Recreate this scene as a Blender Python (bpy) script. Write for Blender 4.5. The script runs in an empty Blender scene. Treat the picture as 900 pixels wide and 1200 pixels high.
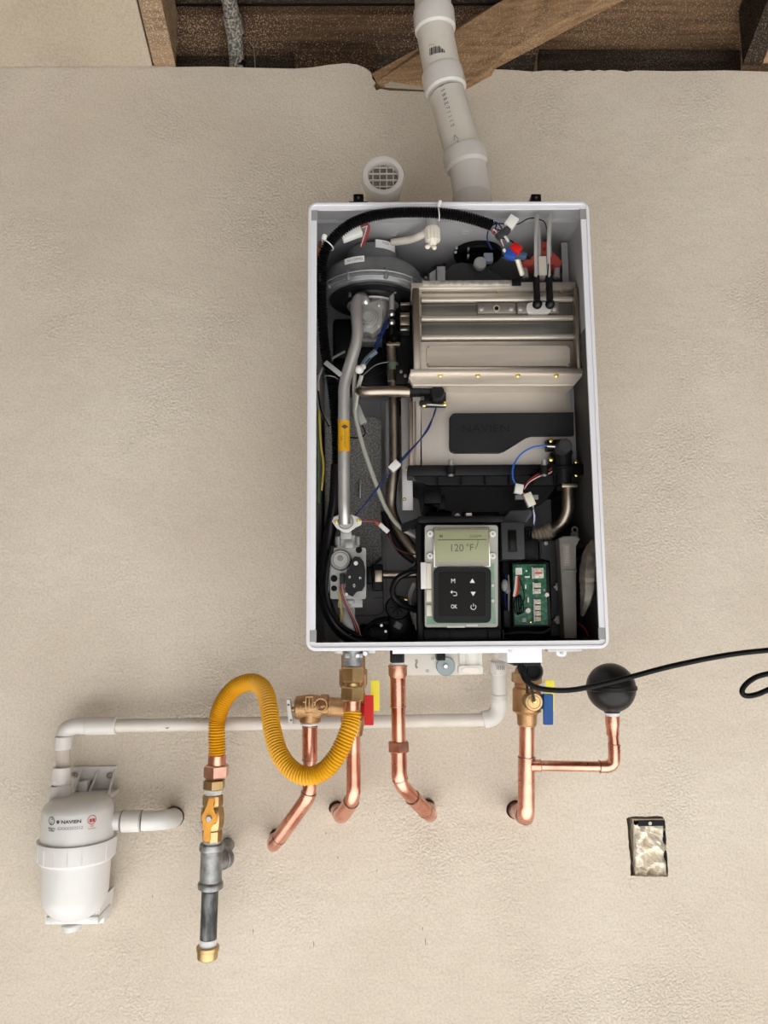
import bpy, bmesh, math, random
from mathutils import Vector, Matrix
random.seed(7)
S = bpy.context.scene
COL = S.collection
R_ = math.radians

# ------------------------------------------------------------------ camera, world, light, exposure
F = 901.0
CAM = Vector((-0.116, -1.486, 1.55))
YAW, PIT, ROL = R_(-0.45), R_(7.53), R_(0.49)
RM = Matrix.Rotation(YAW, 3, 'Z') @ Matrix.Rotation(PIT, 3, 'X') @ Matrix.Rotation(ROL, 3, 'Y')
cam = bpy.data.cameras.new('camera'); co = bpy.data.objects.new('camera', cam); COL.objects.link(co)
cam.sensor_fit = 'VERTICAL'; cam.sensor_height = 36; cam.lens = F / 1200 * 36; cam.clip_start = .02
m4 = Matrix((RM.col[0], RM.col[2], -RM.col[1])).transposed().to_4x4(); m4.translation = CAM
co.matrix_world = m4; S.camera = co
S.view_settings.view_transform = 'Standard'; S.view_settings.look = 'None'
S.view_settings.gamma = 1; S.view_settings.use_curve_mapping = False
S.view_settings.exposure = .30

w = bpy.data.worlds.new('sky'); S.world = w; w.use_nodes = True
nt = w.node_tree; bgn = nt.nodes['Background']
tc = nt.nodes.new('ShaderNodeTexCoord'); sx = nt.nodes.new('ShaderNodeSeparateXYZ'); rp = nt.nodes.new('ShaderNodeValToRGB')
nt.links.new(tc.outputs['Generated'], sx.inputs[0]); nt.links.new(sx.outputs['Z'], rp.inputs[0]); nt.links.new(rp.outputs[0], bgn.inputs[0])
rp.color_ramp.elements[0].position = 0.0; rp.color_ramp.elements[0].color = (1.0, .99, .985, 1)
rp.color_ramp.elements[1].position = 0.7; rp.color_ramp.elements[1].color = (.86, .93, 1.0, 1)
bgn.inputs[1].default_value = 1.3

def lamp(name, loc, rot, sx_, sy_, energy, color=(1, 1, 1), portal=False):
    l = bpy.data.lights.new(name, 'AREA'); l.shape = 'RECTANGLE'; l.size = sx_; l.size_y = sy_
    l.energy = energy; l.color = color
    o = bpy.data.objects.new(name, l); COL.objects.link(o); o.location = loc; o.rotation_euler = rot
    if portal: l.cycles.is_portal = True
    return o
# sun on the driveway and the front of the garage floor, behind the camera
sl = bpy.data.lights.new('sun', 'SUN'); sl.energy = 26; sl.angle = R_(1); sl.color = (1, .985, .96)
so = bpy.data.objects.new('sun', sl); COL.objects.link(so); so.rotation_euler = (R_(63), 0, R_(10))
# garage door opening behind the camera: portal helps sample the sky through it
lamp('door_portal', (1.0, -4.1, 1.03), (R_(90), 0, 0), 5.4, 2.05, 1, portal=True)

# ------------------------------------------------------------------ pixel -> point helpers (on planes parallel to the wall)
def ray(px, py):
    return (RM.col[0] * (px - 450) / F + RM.col[1] + RM.col[2] * (600 - py) / F)
def P(px, py, d):
    r = ray(px, py); t = (-d - CAM.y) / r.y
    return CAM + r * t
def mpp(py, d):
    p = P(450, py, d); return (p - CAM).dot(RM.col[1]) / F
def PL(px, py, p0, n):
    r = ray(px, py); return CAM + r * ((p0 - CAM).dot(n) / r.dot(n))

# ------------------------------------------------------------------ materials
MATS = {}
def mat(name, col, rough=.5, metal=0, col2=None, nscale=30, nlo=.35, nhi=.65, bump=0, bscale=200, alpha=1, trans=0, coat=0, emis=None, detail=4, stretch=None, spec=.5):
    if name in MATS: return MATS[name]
    m = bpy.data.materials.new(name); m.use_nodes = True; MATS[name] = m
    nt = m.node_tree; b = nt.nodes['Principled BSDF']
    b.inputs['Base Color'].default_value = (*col, 1); b.inputs['Roughness'].default_value = rough
    b.inputs['Metallic'].default_value = metal; b.inputs['Alpha'].default_value = alpha
    b.inputs['Transmission Weight'].default_value = trans; b.inputs['Coat Weight'].default_value = coat
    b.inputs['Specular IOR Level'].default_value = spec
    if emis: b.inputs['Emission Color'].default_value = (*emis[0], 1); b.inputs['Emission Strength'].default_value = emis[1]
    tc = nt.nodes.new('ShaderNodeTexCoord'); src = tc.outputs['Object']
    if stretch:
        mp = nt.nodes.new('ShaderNodeMapping'); mp.inputs['Scale'].default_value = stretch
        nt.links.new(src, mp.inputs[0]); src = mp.outputs[0]
    if col2:
        n = nt.nodes.new('ShaderNodeTexNoise'); n.inputs['Scale'].default_value = nscale; n.inputs['Detail'].default_value = detail
        nt.links.new(src, n.inputs['Vector'])
        r = nt.nodes.new('ShaderNodeValToRGB'); r.color_ramp.elements[0].position = nlo; r.color_ramp.elements[1].position = nhi
        r.color_ramp.elements[0].color = (*col, 1); r.color_ramp.elements[1].color = (*col2, 1)
        nt.links.new(n.outputs[0], r.inputs[0]); nt.links.new(r.outputs[0], b.inputs['Base Color'])
        mr = nt.nodes.new('ShaderNodeMapRange'); mr.inputs[3].default_value = max(0, rough - .07); mr.inputs[4].default_value = min(1, rough + .12)
        nt.links.new(n.outputs[0], mr.inputs[0]); nt.links.new(mr.outputs[0], b.inputs['Roughness'])
    if bump:
        n = nt.nodes.new('ShaderNodeTexNoise'); n.inputs['Scale'].default_value = bscale; n.inputs['Detail'].default_value = 3
        nt.links.new(src, n.inputs['Vector'])
        bp = nt.nodes.new('ShaderNodeBump'); bp.inputs['Strength'].default_value = bump; bp.inputs['Distance'].default_value = .002
        nt.links.new(n.outputs[0], bp.inputs['Height']); nt.links.new(bp.outputs[0], b.inputs['Normal'])
    return m

def plaster(name, c1, c2, rough_amt=1.0):
    m = bpy.data.materials.new(name); m.use_nodes = True; nt = m.node_tree; b = nt.nodes['Principled BSDF']; N = nt.nodes.new; L = nt.links.new
    b.inputs['Roughness'].default_value = .85; b.inputs['Specular IOR Level'].default_value = .25
    tc = N('ShaderNodeTexCoord')
    n1 = N('ShaderNodeTexNoise'); n1.inputs['Scale'].default_value = 2.2; n1.inputs['Detail'].default_value = 5
    r1 = N('ShaderNodeValToRGB'); r1.color_ramp.elements[0].position = .35; r1.color_ramp.elements[1].position = .68
    r1.color_ramp.elements[0].color = (*c1, 1); r1.color_ramp.elements[1].color = (*c2, 1)
    L(tc.outputs['Object'], n1.inputs['Vector']); L(n1.outputs[0], r1.inputs[0])
    # blotchy orange-peel: fine bumps, masked by a broad noise
    n2 = N('ShaderNodeTexNoise'); n2.inputs['Scale'].default_value = 210; n2.inputs['Detail'].default_value = 2
    n3 = N('ShaderNodeTexNoise'); n3.inputs['Scale'].default_value = 3.1; n3.inputs['Detail'].default_value = 3
    n4 = N('ShaderNodeTexNoise'); n4.inputs['Scale'].default_value = 28; n4.inputs['Detail'].default_value = 4
    for n in (n2, n3, n4): L(tc.outputs['Object'], n.inputs['Vector'])
    rr = N('ShaderNodeMapRange'); rr.inputs[1].default_value = .50; rr.inputs[2].default_value = .66; rr.inputs[3].default_value = .22; rr.inputs[4].default_value = 1.0
    L(n3.outputs[0], rr.inputs[0])
    mu = N('ShaderNodeMath'); mu.operation = 'MULTIPLY'; L(n2.outputs[0], mu.inputs[0]); L(rr.outputs[0], mu.inputs[1])
    m2 = N('ShaderNodeMath'); m2.operation = 'MULTIPLY'; m2.inputs[1].default_value = .7; L(n4.outputs[0], m2.inputs[0])
    ad = N('ShaderNodeMath'); ad.operation = 'ADD'; L(mu.outputs[0], ad.inputs[0]); L(m2.outputs[0], ad.inputs[1])
    bp = N('ShaderNodeBump'); bp.inputs['Strength'].default_value = .85 * rough_amt; bp.inputs['Distance'].default_value = .005
    L(ad.outputs[0], bp.inputs['Height']); L(bp.outputs[0], b.inputs['Normal'])
    # fine dirt speckle, also painted in for the weak bump shading
    n5 = N('ShaderNodeTexNoise'); n5.inputs['Scale'].default_value = 230; n5.inputs['Detail'].default_value = 3; L(tc.outputs['Object'], n5.inputs['Vector'])
    r5 = N('ShaderNodeMapRange'); r5.inputs[1].default_value = .3; r5.inputs[2].default_value = .6; r5.inputs[3].default_value = .84; r5.inputs[4].default_value = 1.0
    L(n5.outputs[0], r5.inputs[0])
    mx = N('ShaderNodeMix'); mx.data_type = 'RGBA'; mx.blend_type = 'MULTIPLY'; mx.inputs[0].default_value = 1
    L(r1.outputs[0], mx.inputs[6]); L(r5.outputs[0], mx.inputs[7]); L(mx.outputs[2], b.inputs['Base Color'])
    MATS[name] = m; return m

def wood(name, dark, light, speck=(.55, .48, .38), amt=.6):
    m = bpy.data.materials.new(name); m.use_nodes = True; nt = m.node_tree; b = nt.nodes['Principled BSDF']; N = nt.nodes.new; L = nt.links.new
    b.inputs['Roughness'].default_value = .9; b.inputs['Specular IOR Level'].default_value = .15
    tc = N('ShaderNodeTexCoord'); mp = N('ShaderNodeMapping'); mp.inputs['Scale'].default_value = (1.5, 30, 30); L(tc.outputs['Object'], mp.inputs[0])
    n1 = N('ShaderNodeTexNoise'); n1.inputs['Scale'].default_value = 3; n1.inputs['Detail'].default_value = 6; L(mp.outputs[0], n1.inputs['Vector'])
    r1 = N('ShaderNodeValToRGB'); r1.color_ramp.elements[0].position = .35; r1.color_ramp.elements[1].position = .7
    r1.color_ramp.elements[0].color = (*dark, 1); r1.color_ramp.elements[1].color = (*light, 1); L(n1.outputs[0], r1.inputs[0])
    n2 = N('ShaderNodeTexNoise'); n2.inputs['Scale'].default_value = 330; n2.inputs['Detail'].default_value = 2; L(tc.outputs['Object'], n2.inputs['Vector'])
    n3 = N('ShaderNodeTexNoise'); n3.inputs['Scale'].default_value = 5; L(tc.outputs['Object'], n3.inputs['Vector'])
    ad = N('ShaderNodeMath'); ad.operation = 'MULTIPLY_ADD'; ad.inputs[1].default_value = .25; L(n3.outputs[0], ad.inputs[0]); L(n2.outputs[0], ad.inputs[2])
    r2 = N('ShaderNodeMapRange'); r2.inputs[1].default_value = .68; r2.inputs[2].default_value = .78; r2.inputs[3].default_value = 0; r2.inputs[4].default_value = amt
    L(ad.outputs[0], r2.inputs[0])
    mx = N('ShaderNodeMix'); mx.data_type = 'RGBA'; mx.inputs[7].default_value = (*speck, 1)
    L(r2.outputs[0], mx.inputs[0]); L(r1.outputs[0], mx.inputs[6]); L(mx.outputs[2], b.inputs['Base Color'])
    bp = N('ShaderNodeBump'); bp.inputs['Strength'].default_value = .6; bp.inputs['Distance'].default_value = .002; L(n1.outputs[0], bp.inputs['Height']); L(bp.outputs[0], b.inputs['Normal'])
    MATS[name] = m; return m

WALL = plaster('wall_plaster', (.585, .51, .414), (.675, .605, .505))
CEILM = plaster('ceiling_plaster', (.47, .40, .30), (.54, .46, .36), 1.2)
W_JOIST = wood('wood_rafter', (.22, .14, .08), (.40, .27, .16), (.62, .54, .42), .5)
W_BRACE = wood('wood_brace', (.22, .13, .068), (.40, .25, .135), (.62, .48, .30), .45)
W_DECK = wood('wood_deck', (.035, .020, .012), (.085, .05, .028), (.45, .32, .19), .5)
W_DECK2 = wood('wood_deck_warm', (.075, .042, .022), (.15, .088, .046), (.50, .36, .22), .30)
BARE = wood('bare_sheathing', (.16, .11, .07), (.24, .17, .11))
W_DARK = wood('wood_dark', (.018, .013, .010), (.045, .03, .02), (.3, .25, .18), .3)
COPPER = mat('copper', (.60, .25, .17), .25, 1, (.80, .41, .30), 22, .35, .6, .05, 60)
COPPER_D = mat('copper_tarnished', (.40, .19, .13), .35, 1, (.66, .36, .26), 30, .35, .65, .08, 80)
BRASS = mat('brass', (.38, .25, .11), .33, 1, (.56, .40, .20), 25)
BRONZE = mat('bronze_cast', (.36, .21, .10), .42, 1, (.55, .35, .18), 40, .3, .7, .35, 350)
GALV = mat('galvanised_iron', (.20, .205, .205), .45, .85, (.38, .385, .38), 60, .35, .65, .15, 250)
IRON_D = mat('dark_steel_pipe', (.05, .052, .052), .5, .6, (.18, .185, .185), 70, .42, .62, .1, 200, stretch=(1, 1, .3))
STEEL = mat('stainless', (.66, .595, .505), .42, .72, (.74, .67, .58), 8, stretch=(1, 1, 12))
STEEL_D = mat('stainless_inset', (.15, .143, .13), .42, .8, (.20, .19, .17), 8)
PLATE = mat('stainless_plate', (.46, .42, .375), .5, .6, (.51, .465, .42), 6)
ALU = mat('cast_aluminium', (.33, .325, .31), .48, .7, (.44, .435, .42), 50, .3, .7, .12, 300)
ALU_T = mat('aluminium_tube', (.60, .59, .57), .36, .8, (.68, .67, .655), 12)
TUBE_B = mat('bronze_tube', (.33, .28, .22), .36, 1, (.46, .40, .33), 14)
CAST = mat('blower_casting', (.15, .155, .16), .42, .5, (.24, .245, .25), 30, .3, .7, .1, 300)
CHROME = mat('chrome', (.50, .50, .50), .28, 1)
WHITE = mat('white_enamel', (.70, .70, .735), .35, 0, coat=.3)
GREYP = mat('grey_panel', (.33, .325, .33), .5, 0, (.37, .365, .37), 6, spec=.4)
GREYR = mat('grey_speckled', (.13, .125, .12), .6, .2, (.34, .33, .31), 330, .40, .62, detail=2)
BLACK = mat('black_plastic', (.004, .004, .0045), .38, spec=.14)
BLACK2 = mat('black_moulding', (.007, .007, .0075), .40, 0, (.011, .011, .012), 20, spec=.2)
DKGREY = mat('dark_grey_plastic', (.034, .035, .038), .5, spec=.25)
RUBBER = mat('black_rubber', (.005, .005, .0055), .33, spec=.3)
BAND = mat('black_cover', (.010, .011, .012), .5, 0, (.014, .015, .016), 20, spec=.25)
PVC = mat('white_pvc', (.58, .54, .475), .36, 0, (.65, .61, .545), 14, .3, .7)
PVC2 = mat('white_pvc_fitting', (.62, .595, .555), .32, 0, (.68, .655, .62), 14, .3, .7)
FILT = mat('white_filter_plastic', (.66, .65, .63), .3, 0, coat=.2)
CREAM = mat('cream_plastic', (.68, .63, .54), .45)
OFFW = mat('off_white_label', (.66, .65, .62), .5)
YELLOW = mat('yellow_coating', (.62, .30, .006), .40, 0, (.70, .36, .01), 12, spec=.35)
YELLOW2 = mat('yellow_handle', (.90, .78, .03), .4)
ORANGE = mat('orange_lever', (.75, .34, .02), .45, 0, (.66, .28, .02), 60)
RED = mat('red_handle', (.50, .010, .008), .45, spec=.25)
BLUE = mat('blue_handle', (.012, .065, .22), .45, 0, (.02, .085, .27), 50, spec=.25)
RED_T = mat('red_rubber', (.33, .045, .035), .45)
W_BLUE = mat('blue_wire', (.008, .02, .10), .5, spec=.3)
W_BLUE2 = mat('bright_blue_wire', (.02, .12, .55), .4)
W_RED = mat('red_wire', (.26, .025, .02), .5, spec=.3)
W_ORG = mat('orange_wire', (.62, .20, .08), .4)
W_YEL = mat('yellow_wire', (.62, .46, .08), .4)
W_PINK = mat('pink_wire', (.62, .38, .36), .4)
W_GREY = mat('grey_wire', (.28, .28, .27), .45)
GREYC = mat('electrode_wire', (.27, .265, .25), .45)
GOLD = mat('gold_screw', (.75, .60, .20), .25, 1)
TEFLON = mat('teflon_tape', (.72, .72, .71), .6, 0, bump=.3, bscale=300)
PCB = mat('green_circuit_board', (.018, .10, .055), .45, 0, (.05, .19, .11), 160, .45, .62, spec=.3)
PCB2 = mat('green_board_pale', (.13, .27, .16), .4, 0, (.24, .36, .26), 25)
CLEARP = mat('pale_housing', (.34, .34, .30), .35, 0, (.42, .42, .375), 14)
LCD = mat('lcd_olive', (.30, .315, .19), .4, spec=.3)
LCDT = mat('lcd_segment', (.09, .10, .06), .5)
GLOSS = mat('glossy_keypad', (.006, .0055, .005), .22, spec=.12)
KEYT = mat('keypad_print', (.72, .72, .70), .5)
PRINT = mat('black_print', (.06, .06, .06), .6)
PRINTG = mat('grey_print', (.22, .21, .20), .6)
PRINTR = mat('red_print', (.42, .05, .05), .6)
TRANSP = mat('clear_tube', (.42, .42, .36), .25)
BAG = mat('dusty_plastic_bag', (.075, .066, .054), .35, 0, (.17, .15, .12), 45, .4, .62)
PAPER = mat('crumpled_paper', (.82, .74, .60), .75, 0, (.86, .80, .68), 30)
CONCRETE = mat('concrete', (.47, .475, .48), .85, 0, (.55, .555, .56), 5, bump=.4, bscale=60)
DRIVE = mat('driveway', (.20, .20, .205), .9, 0, (.25, .25, .25), 3)
MUD = mat('dark_hole', (.035, .03, .025), .9)
GREASE = mat('dust_grey_bar', (.135, .125, .11), .6, 0, (.165, .155, .135), 20)
RUST = mat('rusty_screw', (.30, .22, .17), .5, .7, (.45, .4, .36), 300)
BLACKP = mat('sooty_black_pipe', (.07, .065, .055), .8, 0, (.36, .33, .27), 200, .42, .62, detail=3)
WASHER = mat('zinc_washer', (.30, .36, .37), .5, .4)
TAN = mat('tan_bellows', (.22, .18, .13), .6, 0, (.30, .25, .19), 40)
STEELB = mat('grey_bracket', (.42, .41, .40), .45, .6)
WPLATE = mat('white_wall_bracket', (.70, .67, .60), .5)

# ------------------------------------------------------------------ mesh builder
def catmull(pts, n):
    pts = [Vector(p) for p in pts]
    if len(pts) < 3:
        return [pts[0].lerp(pts[1], i / n) for i in range(n + 1)]
    q = [2 * pts[0] - pts[1]] + pts + [2 * pts[-1] - pts[-2]]
    out = []
    for i in range(1, len(q) - 2):
        p0, p1, p2, p3 = q[i - 1:i + 3]
        for k in range(n):
            t = k / n
            out.append(.5 * ((2 * p1) + (p2 - p0) * t + (2 * p0 - 5 * p1 + 4 * p2 - p3) * t * t + (3 * p1 - p0 - 3 * p2 + p3) * t ** 3))
    out.append(pts[-1]); return out
def resample(path, step):
    out = [path[0]]; acc = 0
    for a, b in zip(path, path[1:]):
        L = (b - a).length
        while L > 1e-9 and acc + L >= step:
            t = (step - acc) / L; a = a.lerp(b, t); out.append(a); L = (b - a).length; acc = 0
        acc += L
    if (out[-1] - path[-1]).length > step * .3: out.append(path[-1])
    return out

class MB:
    def __init__(s): s.bm = bmesh.new()
    def _ring(s, c, u, v, r, n, ry=None):
        ry = r if ry is None else ry
        return [s.bm.verts.new(c + u * (r * math.cos(2 * math.pi * i / n)) + v * (ry * math.sin(2 * math.pi * i / n))) for i in range(n)]
    def sweep(s, path, rads, n=12, cap=True, u0=None):
        path = [Vector(p) for p in path]
        if not hasattr(rads, '__len__'): rads = [rads] * len(path)
        rings = []; prev_u = None
        for i, p in enumerate(path):
            t = (path[min(i + 1, len(path) - 1)] - path[max(i - 1, 0)])
            if t.length < 1e-9: t = Vector((0, 0, 1))
            t.normalize()
            if prev_u is None:
                a = u0 if u0 is not None else (Vector((0, 1, 0)) if abs(t.y) < .9 else Vector((1, 0, 0)))
                u = (a - t * a.dot(t)).normalized()
            else:
                u = (prev_u - t * prev_u.dot(t)).normalized()
            prev_u = u; v = t.cross(u)
            rings.append(s._ring(p, u, v, rads[i], n))
        for a, b in zip(rings, rings[1:]):
            for i in range(n): s.bm.faces.new((a[i], a[(i + 1) % n], b[(i + 1) % n], b[i]))
        if cap:
            s.bm.faces.new(list(reversed(rings[0]))); s.bm.faces.new(rings[-1])
        return s
    def tube(s, pts, rpx, n=12, sm=8, meters=False):          # pts: (px,py,d)
        w_ = [P(*p) for p in pts]
        r = rpx if meters else rpx * mpp(pts[0][1], pts[0][2])
        return s.sweep(catmull(w_, sm) if sm else w_, r, n)
    def rib(s, pts, rpx, pitch, depth=.12, n=14, sm=12):       # corrugated hose
        w_ = catmull([P(*p) for p in pts], sm); r = rpx * mpp(pts[0][1], pts[0][2])
        path = resample(w_, pitch / 4)
        rr = [r * (1 - depth * (0, .5, 1, .5)[i % 4]) for i in range(len(path))]
        return s.sweep(path, rr, n)
    def lathe(s, a, b, prof, n=28):                            # a,b world points; prof [(t 0..1, r metres)]
        a = Vector(a); b = Vector(b); t = (b - a).normalized()
        u = Vector((0, 1, 0)) if abs(t.y) < .9 else Vector((1, 0, 0)); u = (u - t * u.dot(t)).normalized(); v = t.cross(u)
        rings = [s._ring(a.lerp(b, q), u, v, max(r, 1e-5), n) for q, r in prof]
        for x, y in zip(rings, rings[1:]):
            for i in range(n): s.bm.faces.new((x[i], x[(i + 1) % n], y[(i + 1) % n], y[i]))
        s.bm.faces.new(list(reversed(rings[0]))); s.bm.faces.new(rings[-1]); return s
    def lat(s, a, b, prof, n=28):                              # pixel version: a,b=(px,py,d); prof r in px
        k = mpp(a[1], a[2]); return s.lathe(P(*a), P(*b), [(q, r * k) for q, r in prof], n)
    def cyl(s, a, b, r, n=16, bev=.12):                        # pixel coords, r px
        L = (P(*a) - P(*b)).length / mpp(a[1], a[2]); e = min(.3, bev * r / max(L, 1e-6))
        return s.lat(a, b, [(0, r * (1 - bev)), (e, r), (1 - e, r), (1, r * (1 - bev))], n)
    def hexn(s, a, b, r):                                      # chamfered hex nut
        return s.lat(a, b, [(0, r * .86), (.10, r), (.9, r), (1, r * .86)], 6)
    def box(s, x0, x1, y0, y1, z0, z1, bev=0, rot=None):
        c = Vector(((x0 + x1) / 2, (y0 + y1) / 2, (z0 + z1) / 2))
        mt = Matrix.Translation(c) @ (rot.to_4x4() if rot else Matrix.Identity(4)) @ Matrix.Diagonal((abs(x1 - x0), abs(y1 - y0), abs(z1 - z0), 1))
        g = bmesh.ops.create_cube(s.bm, size=1, matrix=mt)
        if bev:
            es = list({e for v in g['verts'] for e in v.link_edges})
            bmesh.ops.bevel(s.bm, geom=es, offset=bev, segments=2, affect='EDGES', profile=.5)
        return s
    def bx(s, px0, py0, px1, py1, df, db, bev=.0006, ang=0):   # pixel rectangle at front depth df, back depth db
        a = P(px0, py0, df); b = P(px1, py1, df)
        return s.box(min(a.x, b.x), max(a.x, b.x), -df, -db, min(a.z, b.z), max(a.z, b.z), bev, Matrix.Rotation(R_(ang), 3, 'Y') if ang else None)
    def poly(s, pts, df, db, bev=0, world=False):              # prism: pixel outline at depth df, extruded straight back
        w_ = [P(x, y, df) for x, y in pts] if not world else [Vector((x, -df, z)) for x, z in pts]
        fr = [s.bm.verts.new(p) for p in w_]; bk = [s.bm.verts.new((p.x, -db, p.z)) for p in w_]
        n = len(w_); f = s.bm.faces.new(fr); s.bm.faces.new(list(reversed(bk)))
        for i in range(n): s.bm.faces.new((fr[i], bk[i], bk[(i + 1) % n], fr[(i + 1) % n]))
        if bev:
            bmesh.ops.bevel(s.bm, geom=list(f.edges), offset=bev, segments=2, affect='EDGES')
        return s
    def rpoly(s, px0, py0, px1, py1, rad, df, db, bev=0, seg=5):
        pts = []
        for cx, cy, a0 in ((px1 - rad, py0 + rad, -90), (px1 - rad, py1 - rad, 0), (px0 + rad, py1 - rad, 90), (px0 + rad, py0 + rad, 180)):
            for i in range(seg + 1):
                a = R_(a0 + 90 * i / seg); pts.append((cx + rad * math.cos(a), cy + rad * math.sin(a)))
        return s.poly(pts, df, db, bev)
    def disc(s, px, py, r, df, db, n=20, bev=.1):              # short cylinder facing the camera side
        a = P(px, py, df); k = mpp(py, df); b = Vector((a.x, -db, a.z))
        return s.lathe(b, a, [(0, r * k), (.8, r * k), (1, r * k * (1 - bev))], n)
    def sph(s, c, r, sz=1, n=24):
        bmesh.ops.create_uvsphere(s.bm, u_segments=n, v_segments=n // 2, radius=1, matrix=Matrix.Translation(c) @ Matrix.Diagonal((r, r, r * sz, 1)))
        return s
    def torus(s, c, axis, R, r, n=32, k=8):
        axis = Vector(axis).normalized(); u = Vector((1, 0, 0)) if abs(axis.x) < .9 else Vector((0, 0, 1)); u = (u - axis * u.dot(axis)).normalized(); v = axis.cross(u)
        rings = []
        for i in range(n):
            a = 2 * math.pi * i / n; dr = u * math.cos(a) + v * math.sin(a)
            rings.append([s.bm.verts.new(c + dr * (R + r * math.cos(2 * math.pi * j / k)) + axis * (r * math.sin(2 * math.pi * j / k))) for j in range(k)])
        for i in range(n):
            A, B = rings[i], rings[(i + 1) % n]
            for j in range(k): s.bm.faces.new((A[j], A[(j + 1) % k], B[(j + 1) % k], B[j]))
        return s
    def build(s, name, m, parent=None, label=None, smooth=35, off=None):
        bmesh.ops.recalc_face_normals(s.bm, faces=s.bm.faces)
        me = bpy.data.meshes.new(name); s.bm.to_mesh(me); s.bm.free()
        o = bpy.data.objects.new(name, me); COL.objects.link(o); me.materials.append(m)
        org = ORG(parent) if parent else (Vector(off) if off else Vector((0, 0, 0)))
        me.transform(Matrix.Translation(-org))
        if parent: o.parent = parent
        else: o.location = org
        if smooth:
            me.shade_smooth(); me.set_sharp_from_angle(angle=R_(smooth))
        if label: o['label'] = label
        return o
def ORG(o):
    while o.parent: o = o.parent
    return Vector(o.location)
def thing(name, label, cat, loc, group=None):
    o = bpy.data.objects.new(name, None); COL.objects.link(o); o.location = loc; o.empty_display_size = .05
    o['label'] = label; o['category'] = cat
    if group: o['group'] = group
    return o
def tag(o, label, cat, group=None):
    o['label'] = label; o['category'] = cat
    if group: o['group'] = group
    return o
def struct(o): o['kind'] = 'structure'; return o

def text(s_, px, py, hpx, d, m, name, parent, align='CENTER', rot=0, sx_=1.0, wrap=None, bold=0.0):
    cu = bpy.data.curves.new('txt', 'FONT'); cu.body = s_; cu.align_x = align; cu.align_y = 'CENTER'; cu.size = 1; cu.resolution_u = 3; cu.offset = bold
    to = bpy.data.objects.new('txt', cu); COL.objects.link(to)
    dg = bpy.context.evaluated_depsgraph_get(); me = bpy.data.meshes.new_from_object(to.evaluated_get(dg))
    bpy.data.objects.remove(to); bpy.data.curves.remove(cu)
    k = hpx * mpp(py, d) / .7; c = P(px, py, d); org = ORG(parent); cr, sr = math.cos(R_(rot)), math.sin(R_(rot))
    for v in me.vertices:
        x, z = v.co.x * sx_ * k, v.co.y * k; x, z = x * cr - z * sr, x * sr + z * cr
        if wrap:
            cx, cy, r = wrap; a = (c.x - cx + x) / r
            v.co = Vector((cx + r * math.sin(a), cy - r * math.cos(a), c.z + z)) - org
        else: v.co = Vector((c.x + x, c.y, c.z + z)) - org
    o = bpy.data.objects.new(name, me); COL.objects.link(o); me.materials.clear(); me.materials.append(m); o.parent = parent
    return o

# ================================================================== SETTING
zt = P(450, 80, 0).z                       # top of the plastered wall
TAN25 = math.tan(R_(25))
ceil_p0 = Vector((0, 0, zt + .004)); ceil_n = Vector((0, TAN25, 1)).normalized()      # underside of the sloped roof framing
deck_p0 = Vector((0, 0, zt + .145)); deck_n = ceil_n

def wpt(px, py): p = P(px, py, 0); return (p.x, p.z)
top_px = [(0, 76), (60, 76.5), (120, 77.5), (178, 77), (205, 78.5), (250, 78), (300, 79.5), (345, 80.5), (366, 79), (385, 76), (405, 74), (418, 75.5), (428, 79.5),
          (434, 84), (436, 88), (436, 92), (440, 97), (437, 100), (441, 106), (446, 104), (456, 106), (470, 106.5), (498, 107.5), (535, 107), (540, 97), (546, 88),
          (556, 83), (575, 81), (600, 82), (625, 84), (640, 82.5)]
for i in range(14): top_px.append((650 + i * 6.5, 83.2 + random.uniform(-1.3, 1.3)))
top_px += [(745, 82.5), (790, 83.5), (850, 82.5), (900, 84)]
tp = [wpt(*q) for q in top_px]
wp = [(-2.6, tp[0][1] + .004)] + tp + [(4.4, tp[-1][1]), (4.4, -.0), (-2.6, -.0)]
wb = MB(); wb.poly(wp, 0.0, -.05, world=True)
wall = wb.build('wall_back', WALL, smooth=0); struct(wall)
def cut(target, cutters):
    for c in cutters:
        md = target.modifiers.new('b', 'BOOLEAN'); md.operation = 'DIFFERENCE'; md.solver = 'EXACT'; md.object = c
    dg = bpy.context.evaluated_depsgraph_get(); me = bpy.data.meshes.new_from_object(target.evaluated_get(dg))
    target.modifiers.clear(); target.data = me
    for c in cutters: bpy.data.objects.remove(c)
cs = []
hp0 = [(738.5, 963), (741, 960.5), (781, 960), (784, 964), (786, 1000), (788, 1031.5), (765, 1032), (743, 1030.5), (743, 1010), (740.5, 990)]; hp = []
for i, (x, y) in enumerate(hp0):
    x2, y2 = hp0[(i + 1) % len(hp0)]; n_ = max(1, int(math.hypot(x2 - x, y2 - y) / 4))
    for q in range(n_): hp.append((x + (x2 - x) * q / n_ + random.uniform(-.5, .5), y + (y2 - y) * q / n_ + random.uniform(-.5, .5)))
c_ = MB(); c_.poly(hp, .02, -.045); cs.append(c_.build('cutter', WALL, smooth=0))
for (px, py, r) in ((204, 957, 11.9), (324, 979, 7.9), (394, 947, 8.7), (501, 944, 8.3), (604, 949, 10.8)):
    c_ = MB(); k = mpp(py, 0); a = P(px, py, 0)
    c_.lathe(a + Vector((0, -.02, 0)), a + Vector((0, .045, 0)), [(0, r * k), (1, r * k)], 24); cs.append(c_.build('cutter', WALL, smooth=0))
cut(wall, cs)

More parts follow.
